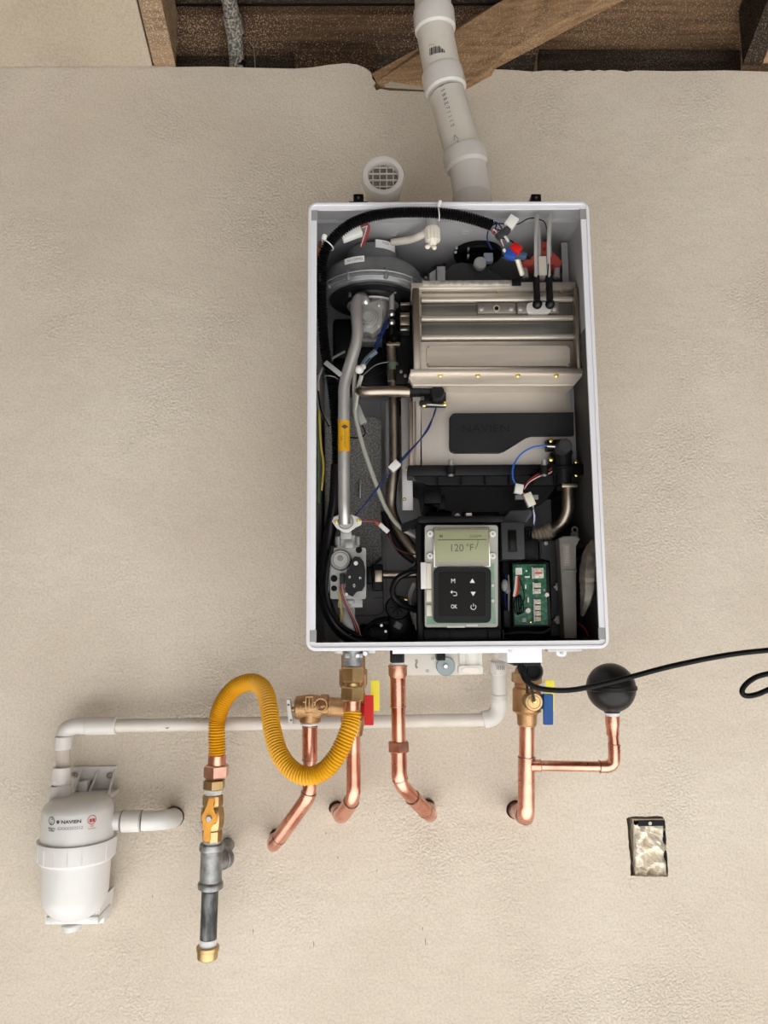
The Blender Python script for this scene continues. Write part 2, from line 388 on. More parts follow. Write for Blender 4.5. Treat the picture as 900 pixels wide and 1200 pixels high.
fl = MB(); fl.box(-2.6, 4.4, -4.2, .05, -.08, 0); struct(fl.build('floor', CONCRETE, smooth=0))
g = MB(); g.box(-14, 16, -24, -4.2, -.14, -.06); struct(g.build('ground', DRIVE, smooth=0))
wl = MB(); wl.box(-2.7, -2.6, -4.2, .05, 0, 4.6); struct(wl.build('wall_left', BARE, smooth=0))
wr = MB(); wr.box(4.4, 4.5, -4.2, .05, 0, 4.6); struct(wr.build('wall_right', BARE, smooth=0))
wf = MB(); wf.box(-2.7, 4.5, -4.3, -4.2, 2.06, 4.8); wf.box(-2.7, -1.7, -4.3, -4.2, 0, 2.4); wf.box(3.7, 4.5, -4.3, -4.2, 0, 2.4)
struct(wf.build('wall_front', BARE, smooth=0))

# scuffs and chips in the plaster
for (x, y, l, wd) in ((498, 1098, 12, 1.2), (495, 1086, 5, 1), (367, 1102, 9, 1.0), (381, 975, 3, 2), (178, 1049, 4, 1.3), (395, 1003, 4, 1.4), (441, 1019, 3, 1.2), (296, 1088, 8, 1), (438, 952, 2, 1.6)):
    b = MB(); b.poly([(x, y), (x + wd, y + l * .3), (x + wd * .7, y + l), (x + wd * .2, y + l * .6)], .0004, -.0005); b.build('plaster_chip', mat('chip', (.30, .235, .16), .9), wall, smooth=0)
# sloped ceiling: plaster sheet on the left, bare roof planks elsewhere
ceil = bpy.data.objects.new('ceiling', None); COL.objects.link(ceil); struct(ceil); ceil.location = (0, 0, zt)
def slab(mb, xa0, xa1, xb0, xb1, d0, d1, p0, th):
    """slab lying on the sloped plane through p0: x range (xa0..xa1) at depth d0 and (xb0..xb1) at depth d1, thickness th upward"""
    def z(d): return p0.z + d * TAN25
    vs = []
    for up in (0, th):
        for x, d in ((xa0, d0), (xa1, d0), (xb1, d1), (xb0, d1)): vs.append(mb.bm.verts.new((x, -d, z(d) + up)))
    for f in ((3, 2, 1, 0), (4, 5, 6, 7), (0, 1, 5, 4), (1, 2, 6, 5), (2, 3, 7, 6), (3, 0, 4, 7)): mb.bm.faces.new([vs[i] for i in f])
    return mb
# rafter positions, followed up the slope
jl0 = PL(180.5, 77, ceil_p0, ceil_n).x; jl1 = PL(206, 78, ceil_p0, ceil_n).x
jr0 = PL(868, 82, ceil_p0, ceil_n).x; jr1 = jr0 + .04
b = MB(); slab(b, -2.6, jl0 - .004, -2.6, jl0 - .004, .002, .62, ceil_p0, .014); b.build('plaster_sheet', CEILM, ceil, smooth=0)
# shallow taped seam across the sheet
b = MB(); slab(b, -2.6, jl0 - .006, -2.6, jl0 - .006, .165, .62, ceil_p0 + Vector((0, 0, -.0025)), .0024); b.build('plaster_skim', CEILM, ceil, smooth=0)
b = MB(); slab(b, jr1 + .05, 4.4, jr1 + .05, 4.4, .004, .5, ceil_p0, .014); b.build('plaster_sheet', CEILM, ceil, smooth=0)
# planks of the deck (run parallel to the wall); seam positions differ per bay
def deckd(py, px=450): return -PL(px, py, deck_p0, deck_n).y
def plank(x0, x1, d0, d1, m, dz=0, th=.02):
    b = MB(); slab(b, x0, x1, x0, x1, d0, d1, deck_p0 + Vector((0, 0, dz)), th); return b.build('plank', m, ceil, smooth=0)
xm = P(628, 60, -.1).x
s60, s12, s40 = deckd(61), deckd(11), deckd(39.5)
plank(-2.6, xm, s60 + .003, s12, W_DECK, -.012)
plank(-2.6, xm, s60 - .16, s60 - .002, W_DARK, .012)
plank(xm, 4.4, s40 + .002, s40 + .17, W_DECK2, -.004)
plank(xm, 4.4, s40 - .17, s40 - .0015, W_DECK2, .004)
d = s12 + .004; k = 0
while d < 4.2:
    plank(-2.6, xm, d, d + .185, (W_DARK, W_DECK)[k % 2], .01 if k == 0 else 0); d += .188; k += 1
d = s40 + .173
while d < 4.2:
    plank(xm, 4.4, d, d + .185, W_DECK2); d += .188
struct(ceil)
def rafter(x0, x1, label, m=W_JOIST, top=.143):
    b = MB(); slab(b, x0, x1, x0, x1, .001, 4.1, ceil_p0, top - .018); o = b.build('rafter', m, smooth=0, off=(x0, 0, zt))
    return tag(o, label, 'rafter', 'roof rafters')
b = MB(); slab(b, -2.8, 4.6, -2.8, 4.6, -.45, 4.3, deck_p0 + Vector((0, 0, .036)), .01); b.build('roofing_felt', MUD, ceil, smooth=0)
b = MB(); b.box(-2.8, 4.6, .44, .46, zt - .4, zt + .3); struct(b.build('wall_outer', W_DARK, smooth=0))
rafter(jl0, jl1, 'speckled brown rafter beside the plastered ceiling above the wall, left of the heater')
rafter(jr0, jr1, 'dark wooden rafter at the top right corner of the photo', W_DARK)
b = MB(); slab(b, jr1 + .001, jr1 + .048, jr1 + .001, jr1 + .048, .004, 4.0, ceil_p0, .09)
tag(b.build('nailing_block', W_BRACE, smooth=0, off=(jr1, 0, zt)), 'pale wooden strip tight against the dark rafter at top right', 'wood strip')
# diagonal brace let into the wall top
b = MB(); bp_ = [(436, 86), (500, 51), (586, 2), (640, -28), (765, -32), (706, -1), (640, 35), (590, 61.5), (583, 68), (582, 74), (556, 92), (538, 104), (496, 105), (447, 102), (441, 96)]
vs_ = [P(x, y, -.002 + max(0, (x - 500)) * .00048) for x, y in bp_]
f_ = [b.bm.verts.new(v) for v in vs_]; k_ = [b.bm.verts.new(v + Vector((-.006, .044, 0))) for v in vs_]
b.bm.faces.new(f_); b.bm.faces.new(list(reversed(k_)))
for i in range(len(f_)): j = (i + 1) % len(f_); b.bm.faces.new((f_[i], k_[i], k_[j], f_[j]))
tag(b.build('diagonal_brace', W_BRACE, smooth=0, off=P(450, 100, -.01)), 'light brown diagonal timber brace notched into the wall top behind the vent pipe', 'timber')
# thick plaster skim left on the brace foot
b = MB(); b.poly([(450, 99), (470, 90), (492, 84), (500, 84), (508, 100), (497, 104.5), (452, 101.5)], .0015, -.002, .0006)
tag(b.build('plaster_smear', CEILM, smooth=40, off=P(470, 95, 0)), 'pale plaster smeared over the foot of the diagonal brace', 'plaster')
b = MB(); b.poly([(345, 57), (441, 57), (441, 95), (345, 92)], -.062, -.085, .001)
tag(b.build('blocking_board', W_DECK, smooth=0, off=P(390, 80, -.07)), 'short brown board standing behind the wall top left of the brace', 'board')
b = MB(); b.poly([(206, 62), (345, 61), (345, 88), (206, 88)], -.084, -.10)  # near-black board paints the shade below the left planks
tag(b.build('blocking_board', W_DARK, smooth=0, off=P(280, 78, -.12)), 'dark board added as shade behind the black ceiling pipe', 'board')
b = MB(); b.poly([(632, 58), (868, 59), (868, 92), (632, 92)], -.078, -.10)  # near-black board paints the shadow fade of the lower right plank
tag(b.build('blocking_board', W_DARK, smooth=0, off=P(760, 85, -.12)), 'dark board added as deep shade above the wall top at right of the brace', 'board')
# black pipe in the roof space
t = thing('roof_pipe', 'soot-black speckled pipe rising behind the wall top in the roof space', 'pipe', P(277, 90, -.08))
rpd = lambda y: deckd(y, 275) + .034
b = MB(); b.tube([(279, 112, -.082), (277.5, 76, rpd(64)), (276, 55, rpd(55)), (274, 34, rpd(34)), (270, 8, rpd(8)), (263, -22, rpd(-22)), (258, -60, rpd(-60))], 8.6, 18, 4); b.build('pipe', BLACKP, t)
b = MB(); b.tube([(275.5, 38, rpd(38)), (273.5, 28, rpd(28)), (271.5, 17, rpd(17))], 10.6, 18, 4); b.build('coupling', BLACKP, t)
b = MB(); b.cyl((278.3, 80, rpd(66)), (278, 71, rpd(64)), 9.4, 18); b.build('collar', BLACK, t)
# thin twigs of old wire by the pipe
b = MB(); b.tube([(288, 44, -.06), (296, 54, -.055), (298, 62, -.05), (299, 79, -.03)], .5, 6); b.tube([(297, 56, -.055), (306, 46, -.06)], .4, 6)
tag(b.build('loose_wire', W_GREY, off=P(298, 78, -.03)), 'thin stray wire hanging over the wall top beside the black roof pipe', 'wire')

# ================================================================== VENT PIPES
CT = .20
t = thing('exhaust_pipe', 'white plastic exhaust vent pipe rising from the heater top through the roof space', 'pipe', P(554, 300, .17))
dv = .17
b = MB(); b.tube([(524, 112, dv), (546, 190, dv)], 21.2, 28, 1); b.build('pipe', PVC, t)
b = MB(); b.tube([(546, 183, dv), (549.5, 205, dv), (553, 228, dv), (556, 262, dv), (557, 300, dv)], 21.8, 28, 5); b.build('elbow', PVC2, t, 'greyish white elbow fitting at the foot of the pipe')
b = MB(); a_, c_ = (543.8, 179, dv), (547.8, 198, dv)
b.lat(a_, c_, [(0, 21.5), (0, 25), (.08, 25.6), (.85, 24.8), (1, 22)], 28); b.build('socket', PVC2, t)
b = MB(); b.lat((553.5, 230, dv), (556, 302, dv), [(0, 22), (.02, 23), (1, 23)], 28); b.build('adapter', PVC2, t)
b = MB(); b.tube([(506, -40, dv + .012), (507.5, 10, dv + .01), (508.5, 28, dv + .008), (514, 62, dv + .004), (521, 95, dv)], 21.4, 28, 5); b.build('pipe', PVC, t)
b = MB(); b.lat((508, 14, dv + .01), (510.3, 38, dv + .007), [(0, 22), (0, 23.6), (.1, 24.2), (.9, 24), (1, 22)], 28); b.build('socket', PVC2, t)
b = MB(); b.lat((518, 86, dv), (523, 109, dv), [(0, 22), (0, 24), (.1, 24.6), (.9, 24.4), (1, 22)], 28); b.build('socket', PVC2, t)
def wrap_of(px, py, d, r, out=1.008): c = P(px, py, d); return (c.x, c.y, r * mpp(py, d) * out)
ps = dv + 21.4 * mpp(150, dv)
for i, (ch, yy) in enumerate(zip('I 5 B 8 E 7 I I I 0 0 S 0 0'.split(), range(114, 200, 5))):
    if yy > 160: break
    xx = 515.5 + (yy - 114) * .27
    c = 524 + (yy - 112) * 22 / 78
    text(ch, xx, yy, 4.6, dv, PRINT, 'printing', t, rot=-74, wrap=wrap_of(c, yy, dv, 21.4))
text('V', 531, 172, 7, dv, PRINTG, 'printing', t, rot=195, wrap=wrap_of(540.5, 171, dv, 21.4))
text('M', 533, 178, 6, dv, PRINTG, 'printing', t, rot=-72, wrap=wrap_of(542.5, 178, dv, 21.4))
# printed bar mark on the upper section
b = MB(); cx, cy, rr = wrap_of(514.5, 74, dv + .003, 21.4)
x = -13
while x < 11:
    wd = random.choice((.8, 1.3, 2.0)); k = mpp(74, dv)
    a0, a1 = x * k / rr, (x + wd) * k / rr; z0, z1 = P(512, 78.5 - x * .08, dv).z, P(512, 70 - x * .08, dv).z
    vs = [b.bm.verts.new((cx + rr * math.sin(a), cy - rr * math.cos(a), z)) for a, z in ((a0, z0), (a1, z0), (a1, z1), (a0, z1))]
    b.bm.faces.new(vs); x += wd + random.choice((.5, .8))
b.build('bar_mark', PRINT, t, 'black bar mark with digits on the upper pipe section', smooth=0)
text('P80 01125', 511, 66, 3.4, dv + .003, PRINTG, 'printing', t, wrap=wrap_of(513.5, 66, dv + .003, 21.4), rot=3)
b = MB()
b.build('tmp', PRINT, t) if False else b.bm.free()
text('OK /', 549, 211, 5, dv, OFFW, 'chalk_mark', t, rot=20, wrap=wrap_of(551.5, 211, dv, 21.8, 1.01))

t = thing('intake_vent', 'round white intake vent elbow with square grille above the heater, left of the pipe', 'vent', P(449, 300, .2))
di = .235
b = MB(); c = P(449, 205, di); k = mpp(205, di)
b.lathe((c.x, -.13, P(449, 262, .17).z - .02), (c.x, -.13, c.z + .0), [(0, 20 * k), (.6, 20 * k), (1, 20 * k)], 28)
fr = Vector((c.x, -di, c.z))
b.sweep([Vector((c.x, -.13, c.z - .02)), Vector((c.x, -.135, c.z - .006)), Vector((c.x, -.15, c.z + .001)), Vector((c.x, -.175, c.z)), fr + Vector((0, .018, 0))], 21 * k, 28)
b.build('elbow', PVC, t)
b = MB()
b.lathe(fr + Vector((0, .026, 0)), fr, [(0, 22.3 * k), (0, 24.3 * k), (.9, 24.6 * k), (1, 23.6 * k), (1, 18.5 * k), (.92, 17.6 * k), (.4, 17.2 * k)], 36)
b.build('collar', PVC2, t)
b = MB(); z = fr.y + .0075
b.lathe(Vector((c.x, z + .006, c.z)), Vector((c.x, z + .0055, c.z)), [(0, 17.1 * k), (1, 17.1 * k)], 32); b.build('mesh_backing', mat('vent_inside', (.11, .10, .07), .7, 0, (.18, .165, .12), 40), t)
for q in (-12, -3.8, 4.2, 12):
    L = math.sqrt(17.2 ** 2 - q * q) * k
    b = MB(); b.box(c.x + q * k - .0007, c.x + q * k + .0007, z - .002, z + .002, c.z - L, c.z + L); b.build('grille_bar', PVC2, t, smooth=0)
    b = MB(); b.box(c.x - L, c.x + L, z - .002, z + .002, c.z + q * k - .0007, c.z + q * k + .0007); b.build('grille_bar', PVC2, t, smooth=0)

# ================================================================== WATER HEATER
DR = .345
X0, X1, Z0, Z1 = -.2215, .2205, 1.4975, 2.194
H = thing('water_heater', 'open white wall-hung tankless water heater showing pipes, blower and control board', 'water heater', (0, -.02, Z0))
# case shell
def rrect(x0, x1, z0, z1, r, seg=6):
    out = []
    for cx, cz, a0 in ((x1 - r, z1 - r, 0), (x0 + r, z1 - r, 90), (x0 + r, z0 + r, 180), (x1 - r, z0 + r, 270)):
        for i in range(seg + 1):
            a = R_(a0 + 90 * i / seg); out.append((cx + r * math.cos(a), cz + r * math.sin(a)))
    return out
def shell(outer, inner, yf, yb, mb):
    n = len(outer)
    V = lambda pts, y: [mb.bm.verts.new((p[0], y, p[1])) for p in pts]
    of, ob, inf, inb = V(outer, yf), V(outer, yb), V(inner, yf), V(inner, yb)
    for i in range(n):
        j = (i + 1) % n
        mb.bm.faces.new((of[i], of[j], ob[j], ob[i])); mb.bm.faces.new((inf[j], inf[i], inb[i], inb[j]))
        mb.bm.faces.new((of[j], of[i], inf[i], inf[j])); mb.bm.faces.new((ob[i], ob[j], inb[j], inb[i]))
    return mb
b = MB(); shell(rrect(X0, X1, Z0, Z1, .012), rrect(X0 + .0015, X1 - .0015, Z0 + .0015, Z1 - .0015, .011), -DR + .004, -.022, b); case = b.build('case', WHITE, H)
b = MB(); shell(rrect(X0 + .0018, X1 - .0018, Z0 + .0018, Z1 - .0018, .0108), rrect(X0 + .003, X1 - .003, Z0 + .003, Z1 - .003, .010), -DR + .018, -.024, b); b.build('liner', GREYP, case, 'grey inside walls of the case')
b = MB(); b.box(X0 + .002, X1 - .002, -.024, -.02, Z0 + .002, Z1 - .002); b.build('back_panel', mat('galvanised_back', (.56, .56, .57), .5, 0, (.62, .62, .63), 5), case, smooth=0)
# rim: rounded outer band + square opening
b = MB(); shell(rrect(X0 - .001, X1 + .001, Z0 - .001, Z1 + .001, .014), rrect(X0 + .0125, X1 - .0125, Z0 + .011, Z1 - .011, .001), -DR, -DR + .004, b)
b.build('rim', WHITE, H, 'white folded front rim')
b = MB(); shell(rrect(X0 + .001, X1 - .001, Z0 + .001, Z1 - .001, .012), rrect(X0 + .004, X1 - .004, Z0 + .004, Z1 - .004, .008), -DR - .002, -DR, b); b.build('rim_bead', WHITE, H)
for sx in (0, 1):
    for sz in (0, 1):
        x = (X0 + .0128) if sx == 0 else (X1 - .0128); z_ = (Z0 + .0113) if sz == 0 else (Z1 - .0113)
        b = MB(); dx = 1 if sx == 0 else -1; dz = 1 if sz == 0 else -1
        b.box(min(x - .009 * dx, x + .001 * dx), max(x - .009 * dx, x + .001 * dx), -DR - .0004, -DR + .003, min(z_ + .001 * dz, z_ + .018 * dz), max(z_ + .001 * dz, z_ + .018 * dz)); b.build('corner_notch', W_GREY, H, smooth=0)
b = MB(); b.box(X1 - .0050, X1 - .0032, -.325, -.03, Z0 + .012, Z0 + .50); b.build('shade_sheet', mat('wall_shade', (.055, .052, .05), .7), case, 'dark sheet added for the shade on the right inside wall', smooth=0)  # thin dark sheet paints the shade on the right inner wall
# folded rail inside the top
b = MB(); b.box(X0 + .003, X1 - .003, -.30, -.296, Z1 - .0095, Z1 - .003); b.build('top_fold', GREYP, H, smooth=0)
b = MB(); b.box(X1 - .016, X1 - .003, -.23, -.228, Z0 + .3, Z1 - .01); b.build('side_fold', GREYP, H, smooth=0)
for px in (420, 628.5):
    b = MB(); b.bx(px - 6, 227, px + 6, 236.5, .325, .305, .0015); c_ = b.build('cover_latch', BLACK, H)
    b = MB(); b.bx(px - 11, 236, px + 11, 237.3, .33, .30, 0); b.build('latch_flange', BLACK, c_, smooth=0)
    b = MB(); b.disc(px, 231.3, 1.6, .3268, .324, 12); b.build('screw', CHROME, c_)
# embossing of the back panel: seams and louvre dashes
b = MB()
for px0, py0, px1, py1 in ((446.5, 470, 448, 700), (468, 560, 469, 640), (437, 700, 449, 701)): b.bx(px0, py0, px1, py1, .028, .023, 0)
b.tube([(392, 790 - 60, .028), (400, 722, .028), (445, 720, .028), (449, 705, .028), (449, 690, .028)], .8, 6)
b.build('back_seam', GREYP, case)
b = MB()
for (cx_, cy_) in ((545, 273), (462, 274)):
    for j in range(3): d_ = 1.486 - 479 * 1.141 / (719 - cy_ - j * 2.2); x_ = P(cx_, cy_, d_).x; b.box(x_ - .007 + j * .001, x_ + .009 - j * .003, -d_ - .0008, -d_ + .0008, Z1 - .0045, Z1 - .0028)
b.build('louvre', GREYP, case, smooth=0)

def screw(px, py, r, df, m=GOLD, parent=H, th=.003):
    b = MB(); b.disc(px, py, r, df, df - th, 12, .25)
    a = P(px, py, df); k = mpp(py, df) * r
    b.box(a.x - k * .7, a.x + k * .7, a.y - .0003, a.y + .001, a.z - k * .14, a.z + k * .14)
    return b.build('screw', m, parent)

# ---- blower
ax, dd = 437, .205
c = P(ax, 345, dd); k = mpp(345, dd)
def zpx(py, d): return P(ax, py, d).z
zc = c.z
b = MB()
b.lathe((c.x, -dd, zc - .012), (c.x, -dd, zc + .052), [(0, 44 * k), (.05, 54 * k), (.14, 57 * k), (.16, 59 * k), (.26, 59 * k), (.28, 57 * k), (.62, 56 * k), (.74, 52 * k), (.78, 48 * k), (.80, 31 * k), (1, 30 * k)], 48)
blow = b.build('blower', CAST, H, 'dark grey blower drum with stickers')
b = MB(); b.lathe((c.x, -dd, zc + .048), (c.x, -dd, zc + .078), [(0, 33 * k), (.1, 33 * k), (.12, 30.5 * k), (.85, 30 * k), (1, 26 * k)], 40)
b.build('motor', CAST, blow)
b = MB(); b.lathe((c.x, -dd, zc - .012), (c.x, -dd, zc - .0145), [(0, 51 * k), (1, 50 * k)], 40)
b.lathe((c.x, -dd, zc - .013), (c.x, -dd, zc - .022), [(0, 36 * k), (.6, 34 * k), (1, 30 * k)], 32); b.build('inlet_plate', BLACK2, blow)
b = MB(); b.torus(Vector((c.x, -dd, zc - .022)), (0, 0, 1), 28 * k, 2.4 * k); b.torus(Vector((c.x, -dd, zc - .013)), (0, 0, 1), 47 * k, 1.0 * k); b.build('inlet_ring', ALU, blow)
b = MB(); b.torus(Vector((c.x, -dd, zc + .004)), (0, 0, 1), 59 * k, .9 * k, 48); b.torus(Vector((c.x, -dd, zc - .004)), (0, 0, 1), 57.6 * k, .7 * k, 48); b.build('seam', ALU, blow)
for a in (-150, -118, -75, -40):
    q = Vector((c.x + 57 * k * math.cos(R_(a)), -dd + 57 * k * math.sin(R_(a)), zc + .0))
    b = MB(); b.lathe(q + Vector((0, 0, -.008)), q + Vector((0, 0, .010)), [(0, .003), (.2, .0042), (.8, .0042), (1, .003)], 10); b.build('lug', CAST, blow)
def sticker(px0, py0, px1, py1, rad_px, cy_, name='sticker', m=OFFW, par=blow, ang=0):
    bb = MB(); rr = rad_px * k * 1.01; xs0, xs1 = P(px0, py0, cy_).x, P(px1, py0, cy_).x
    z0, z1 = P(px0, py1, cy_).z, P(px0, py0, cy_).z; N = 6; lo = []; hi = []
    for i in range(N + 1):
        x = xs0 + (xs1 - xs0) * i / N; dx = max(-.98, min(.98, (x - c.x) / rr)); y = -dd - rr * math.sqrt(1 - dx * dx)
        lo.append(bb.bm.verts.new((x, y, z0))); hi.append(bb.bm.verts.new((x, y, z1)))
    for i in range(N): bb.bm.faces.new((lo[i], lo[i + 1], hi[i + 1], hi[i]))
    return bb.build(name, m, par, smooth=60)
dfr = dd + 56 * k
sticker(403.5, 300, 427, 307, 57, dfr); sticker(440, 281, 463, 290.5, 31.2, dd + 30 * k)
text('A2 C2FMG', 415, 303.4, 3, dfr, PRINT, 'sticker_text', blow, wrap=(c.x, -dd, 57.8 * k))
text('F1235', 453, 284, 2.6, dd + 30 * k, PRINT, 'sticker_text', blow, wrap=(c.x, -dd, 31.8 * k))
# blower outlet snail towards the right rear
b = MB(); b.sweep(catmull([Vector((c.x + .02, -dd + .0, zc + .022)), Vector((c.x + .06, -dd + .015, zc + .02)), Vector((c.x + .1, -dd + .03, zc + .002))], 6), .026, 16); b.build('outlet', CAST, blow)
# venturi below
b = MB(); b.lathe((c.x, -dd, zc - .020), (c.x, -dd, zc - .062), [(0, 23 * k), (.3, 22.5 * k), (.55, 21.5 * k), (1, 18 * k)], 28); vent = b.build('venturi', ALU, H, 'cast aluminium inlet neck under the blower')
b = MB(); b.poly([(425, 356), (447, 351), (449, 360), (447, 368), (448, 376), (445, 384), (436, 391), (430, 388), (424, 390)], .262, .235, .001); b.build('venturi_plate', ALU, vent)
b = MB()
for r_, q in ((13, .267), (10, .272), (7, .277)): b.disc(431, 371, r_, q, .24, 28, .12)
b.build('port', ALU, vent)
for q in ((444, 357), (444, 381)): screw(*q, 2.1, .265, STEELB, vent)
text('MC1', 442, 350, 4, .2625, PRINTG, 'cast_mark', vent)
for px, py in ((410, 339), (463, 335), (463, 333)):
    b = MB(); b.cyl((px, py + 9, .245), (px, py - 2, .245), 2.2, 10); b.build('bolt', CHROME, blow)

# ---- aluminium gas tube
b = MB(); b.sweep(catmull([P(*q) for q in ((431, 360, .250), (424, 349, .262), (418, 355, .275), (418, 372, .28), (419, 390, .28), (416, 408, .28), (409, 430, .28), (404, 450, .28), (403, 475, .28), (403, 520, .28), (403, 570, .28), (403.5, 598, .28), (404, 614, .276))], 8), 6.9 * mpp(450, .28), 20)
gt = b.build('gas_tube', ALU_T, H, 'bent aluminium gas tube with a yellow warning sticker')
b = MB()
zz0, zz1 = P(403, 530, .28).z, P(403, 494, .28).z; cxx = P(403, 512, .28).x; rr = 6.9 * mpp(450, .28) * 1.015
b.lathe((cxx, -.28, zz0), (cxx, -.28, zz1), [(0, rr), (1, rr)], 20); st = b.build('warning_sticker', YELLOW, gt)
text('CAUTION HOT', 404.5, 513, 2.6, .28, PRINT, 'sticker_text', gt, rot=-90, wrap=(cxx, -.28, rr * 1.01))
text('GAS', 400.5, 515, 2.2, .28, PRINT, 'sticker_text', gt, rot=-90, wrap=(cxx, -.28, rr * 1.01))
b = MB(); b.poly([(400, 500), (404, 497.5), (408, 500), (404, 502.5)], .2915, .291); b.build('sticker_mark', PRINT, gt, smooth=0)
b = MB(); b.poly([(389, 611), (391, 605.5), (397, 603.5), (404, 602), (412, 603), (420, 606), (424, 610), (423, 614.5), (417, 618), (408, 624), (402, 623.5), (394, 618.5)], .268, .262, .001); b.build('tube_flange', ALU_T, gt)
b = MB(); b.disc(405, 611, 9.3, .2725, .262, 24); b.build('flange_collar', ALU, gt)
for q in ((394, 611), (420, 610)): screw(*q, 2.4, .2715, GOLD, gt)

# ---- gas valve
V = MB(); V.rpoly(387, 642, 429, 702, 2, .255, .20, .001)
gv = V.build('gas_valve', ALU, H, 'cast gas valve block with a black actuator')
b = MB(); b.poly([(395, 643), (395, 630), (399, 627), (415, 627), (419, 631), (422, 643)], .25, .21, .001); b.build('valve_neck', ALU, gv)
b = MB(); b.bx(399, 618, 412, 632, .255, .225); b.build('neck_throat', ALU, gv)
b = MB(); b.bx(396, 700, 425, 712, .248, .21); b.build('valve_foot', ALU, gv)
b = MB(); b.bx(398, 711.5, 416, 757, .244, .22); b.build('inlet_pipe', ALU, gv)
b = MB(); b.bx(404, 634, 414, 642, .262, .25); b.bx(405, 703, 415, 707, .258, .245); b.build('valve_boss', ALU, gv)
for q in (396, 419):
    b = MB(); b.cyl((q, 639, .25), (q, 629, .25), 3.4, 8); b.build('bolt', ALU, gv)
b = MB(); b.disc(399, 656, 12.5, .266, .25, 28); b.disc(399, 656, 9.6, .269, .25, 28); rg = b.build('regulator', ALU, gv)
b = MB(); b.torus(P(399, 656, .2655), (0, 1, 0), 11 * mpp(656, .265), .0009); b.disc(398.5, 654, 3.5, .2705, .26, 12); b.build('regulator_bore', PRINTG, gv)
for q in ((420.5, 644.5, 3), (391.5, 678, 3.2), (391.5, 689.5, 2.6)):
    b = MB(); b.torus(P(q[0], q[1], .2565), (0, 1, 0), q[2] * mpp(650, .256), .0011, 16, 6); b.disc(q[0], q[1], q[2] * .8, .2562, .25, 12); b.build('port_hole', BLACK, gv)
b = MB(); b.poly([(412, 656), (416, 652), (422, 653), (426, 658), (428, 667), (427, 686), (424, 692), (417, 693), (413, 699), (406, 696), (404, 690), (406, 684), (404, 675), (407, 668), (411, 663)], .285, .255, .0015); act = b.build('actuator', BLACK2, gv)
for q in ((417, 660, 2.6), (406, 696.5, 2)): b = MB(); b.disc(*q, .2865, .28, 12); b.build('screw', OFFW, gv)
text('n', 410, 676, 4, .2855, KEYT, 'mark', gv, rot=-50); text('n', 422, 677, 4, .2855, KEYT, 'mark', gv, rot=15); text('0', 415, 686.5, 4, .2855, KEYT, 'mark', gv, rot=5)
b = MB(); b.bx(398, 672, 403.5, 684, .268, .255); b.build('connector', DKGREY, gv)
for i, (m_, dx) in enumerate(((W_RED, 0), (W_RED, 1.5), (W_PINK, 2.6), (W_YEL, -1), (W_YEL, -.4), (W_GREY, .8))):
    b = MB()
    if m_ is W_YEL: pts = [(399.5 + dx, 685, .262), (399 + dx, 700, .262), (401 + dx, 720, .255), (399.5 + dx, 735, .25), (404 + dx, 742, .25), (412, 744 + dx, .25)]
    else: pts = [(399.5 + dx * .5, 682, .264), (399 + dx, 692, .268), (404 + dx, 707, .262), (411 + dx * 1.2, 722, .256), (416 + dx * 1.5, 735, .25), (418 + dx * 2, 747, .24)]
    b.tube(pts, .85, 6); b.build('valve_wire', m_, gv)
b = MB(); b.tube([(388, 655, .26), (384, 700, .26)], .6, 6); b.build('valve_wire', W_GREY, gv)

# ---- wiring loom (corrugated sleeve)
b = MB(); b.rib([(575, 263.5, .325), (555, 257, .335), (530, 251.5, .343), (500, 249, .347), (465, 249.3, .347), (435, 253.5, .343), (410, 263.5, .336), (390, 280, .325), (379, 300, .31), (376.5, 330, .295), (377.5, 370, .28), (381, 410, .264), (389, 450, .258), (393, 490, .25), (395, 530, .24), (394, 570, .23)], 6.7, .0040, .24, 14)
loom = b.build('wiring_loom', BLACK, H, 'black corrugated cable sleeve along the top and left side', smooth=80)
b = MB(); b.tube([(395, 545, .235), (393, 585, .235), (386, 625, .23), (379, 665, .235), (378, 690, .24), (384, 714, .245), (396, 735, .245), (412, 748, .24), (440, 756, .23)], 7.4, 14); b.build('loom_tail', RUBBER, loom)
b = MB(); b.tube([(389, 640, .26), (383, 670, .262), (382, 694, .262), (388, 716, .26), (400, 733, .26), (420, 745, .255)], 2.6, 8); b.build('loom_tail', RUBBER, loom)
b = MB(); b.tube([(384, 288, .32), (376, 300, .31), (375, 330, .30)], 2.5, 8); b.build('loom_tail', RUBBER, loom)
b = MB(); b.tube([(396, 266, .335), (415, 254, .345), (440, 246.5, .352), (470, 244.5, .354)], .7, 6); b.build('loom_strand', BLACK, loom)
# cable ties
b = MB(); q = P(513.5, 250, .346); b.torus(q, (1, .0, .12), 8.2 * mpp(250, .283), .0009, 24, 6); b.cyl((513.5, 242, .356), (516, 235, .358), 2.2, 8); b.build('cable_tie', OFFW, loom)
b = MB(); q = P(384, 287, .322); b.torus(q, (.5, 0, .7), 8.0 * mpp(280, .277), .0010, 24, 6); b.cyl((379, 281, .332), (381, 275, .334), 3.0, 8); b.build('cable_tie', OFFW, loom)
b = MB(); b.bx(378, 429, 403, 434.5, .291, .289, .0005, ang=40); q = P(388, 443, .258); b.torus(q, (.2, 0, 1), 8.0 * mpp(440, .258), .0009, 24, 6); b.build('cable_tie', W_GREY, loom)
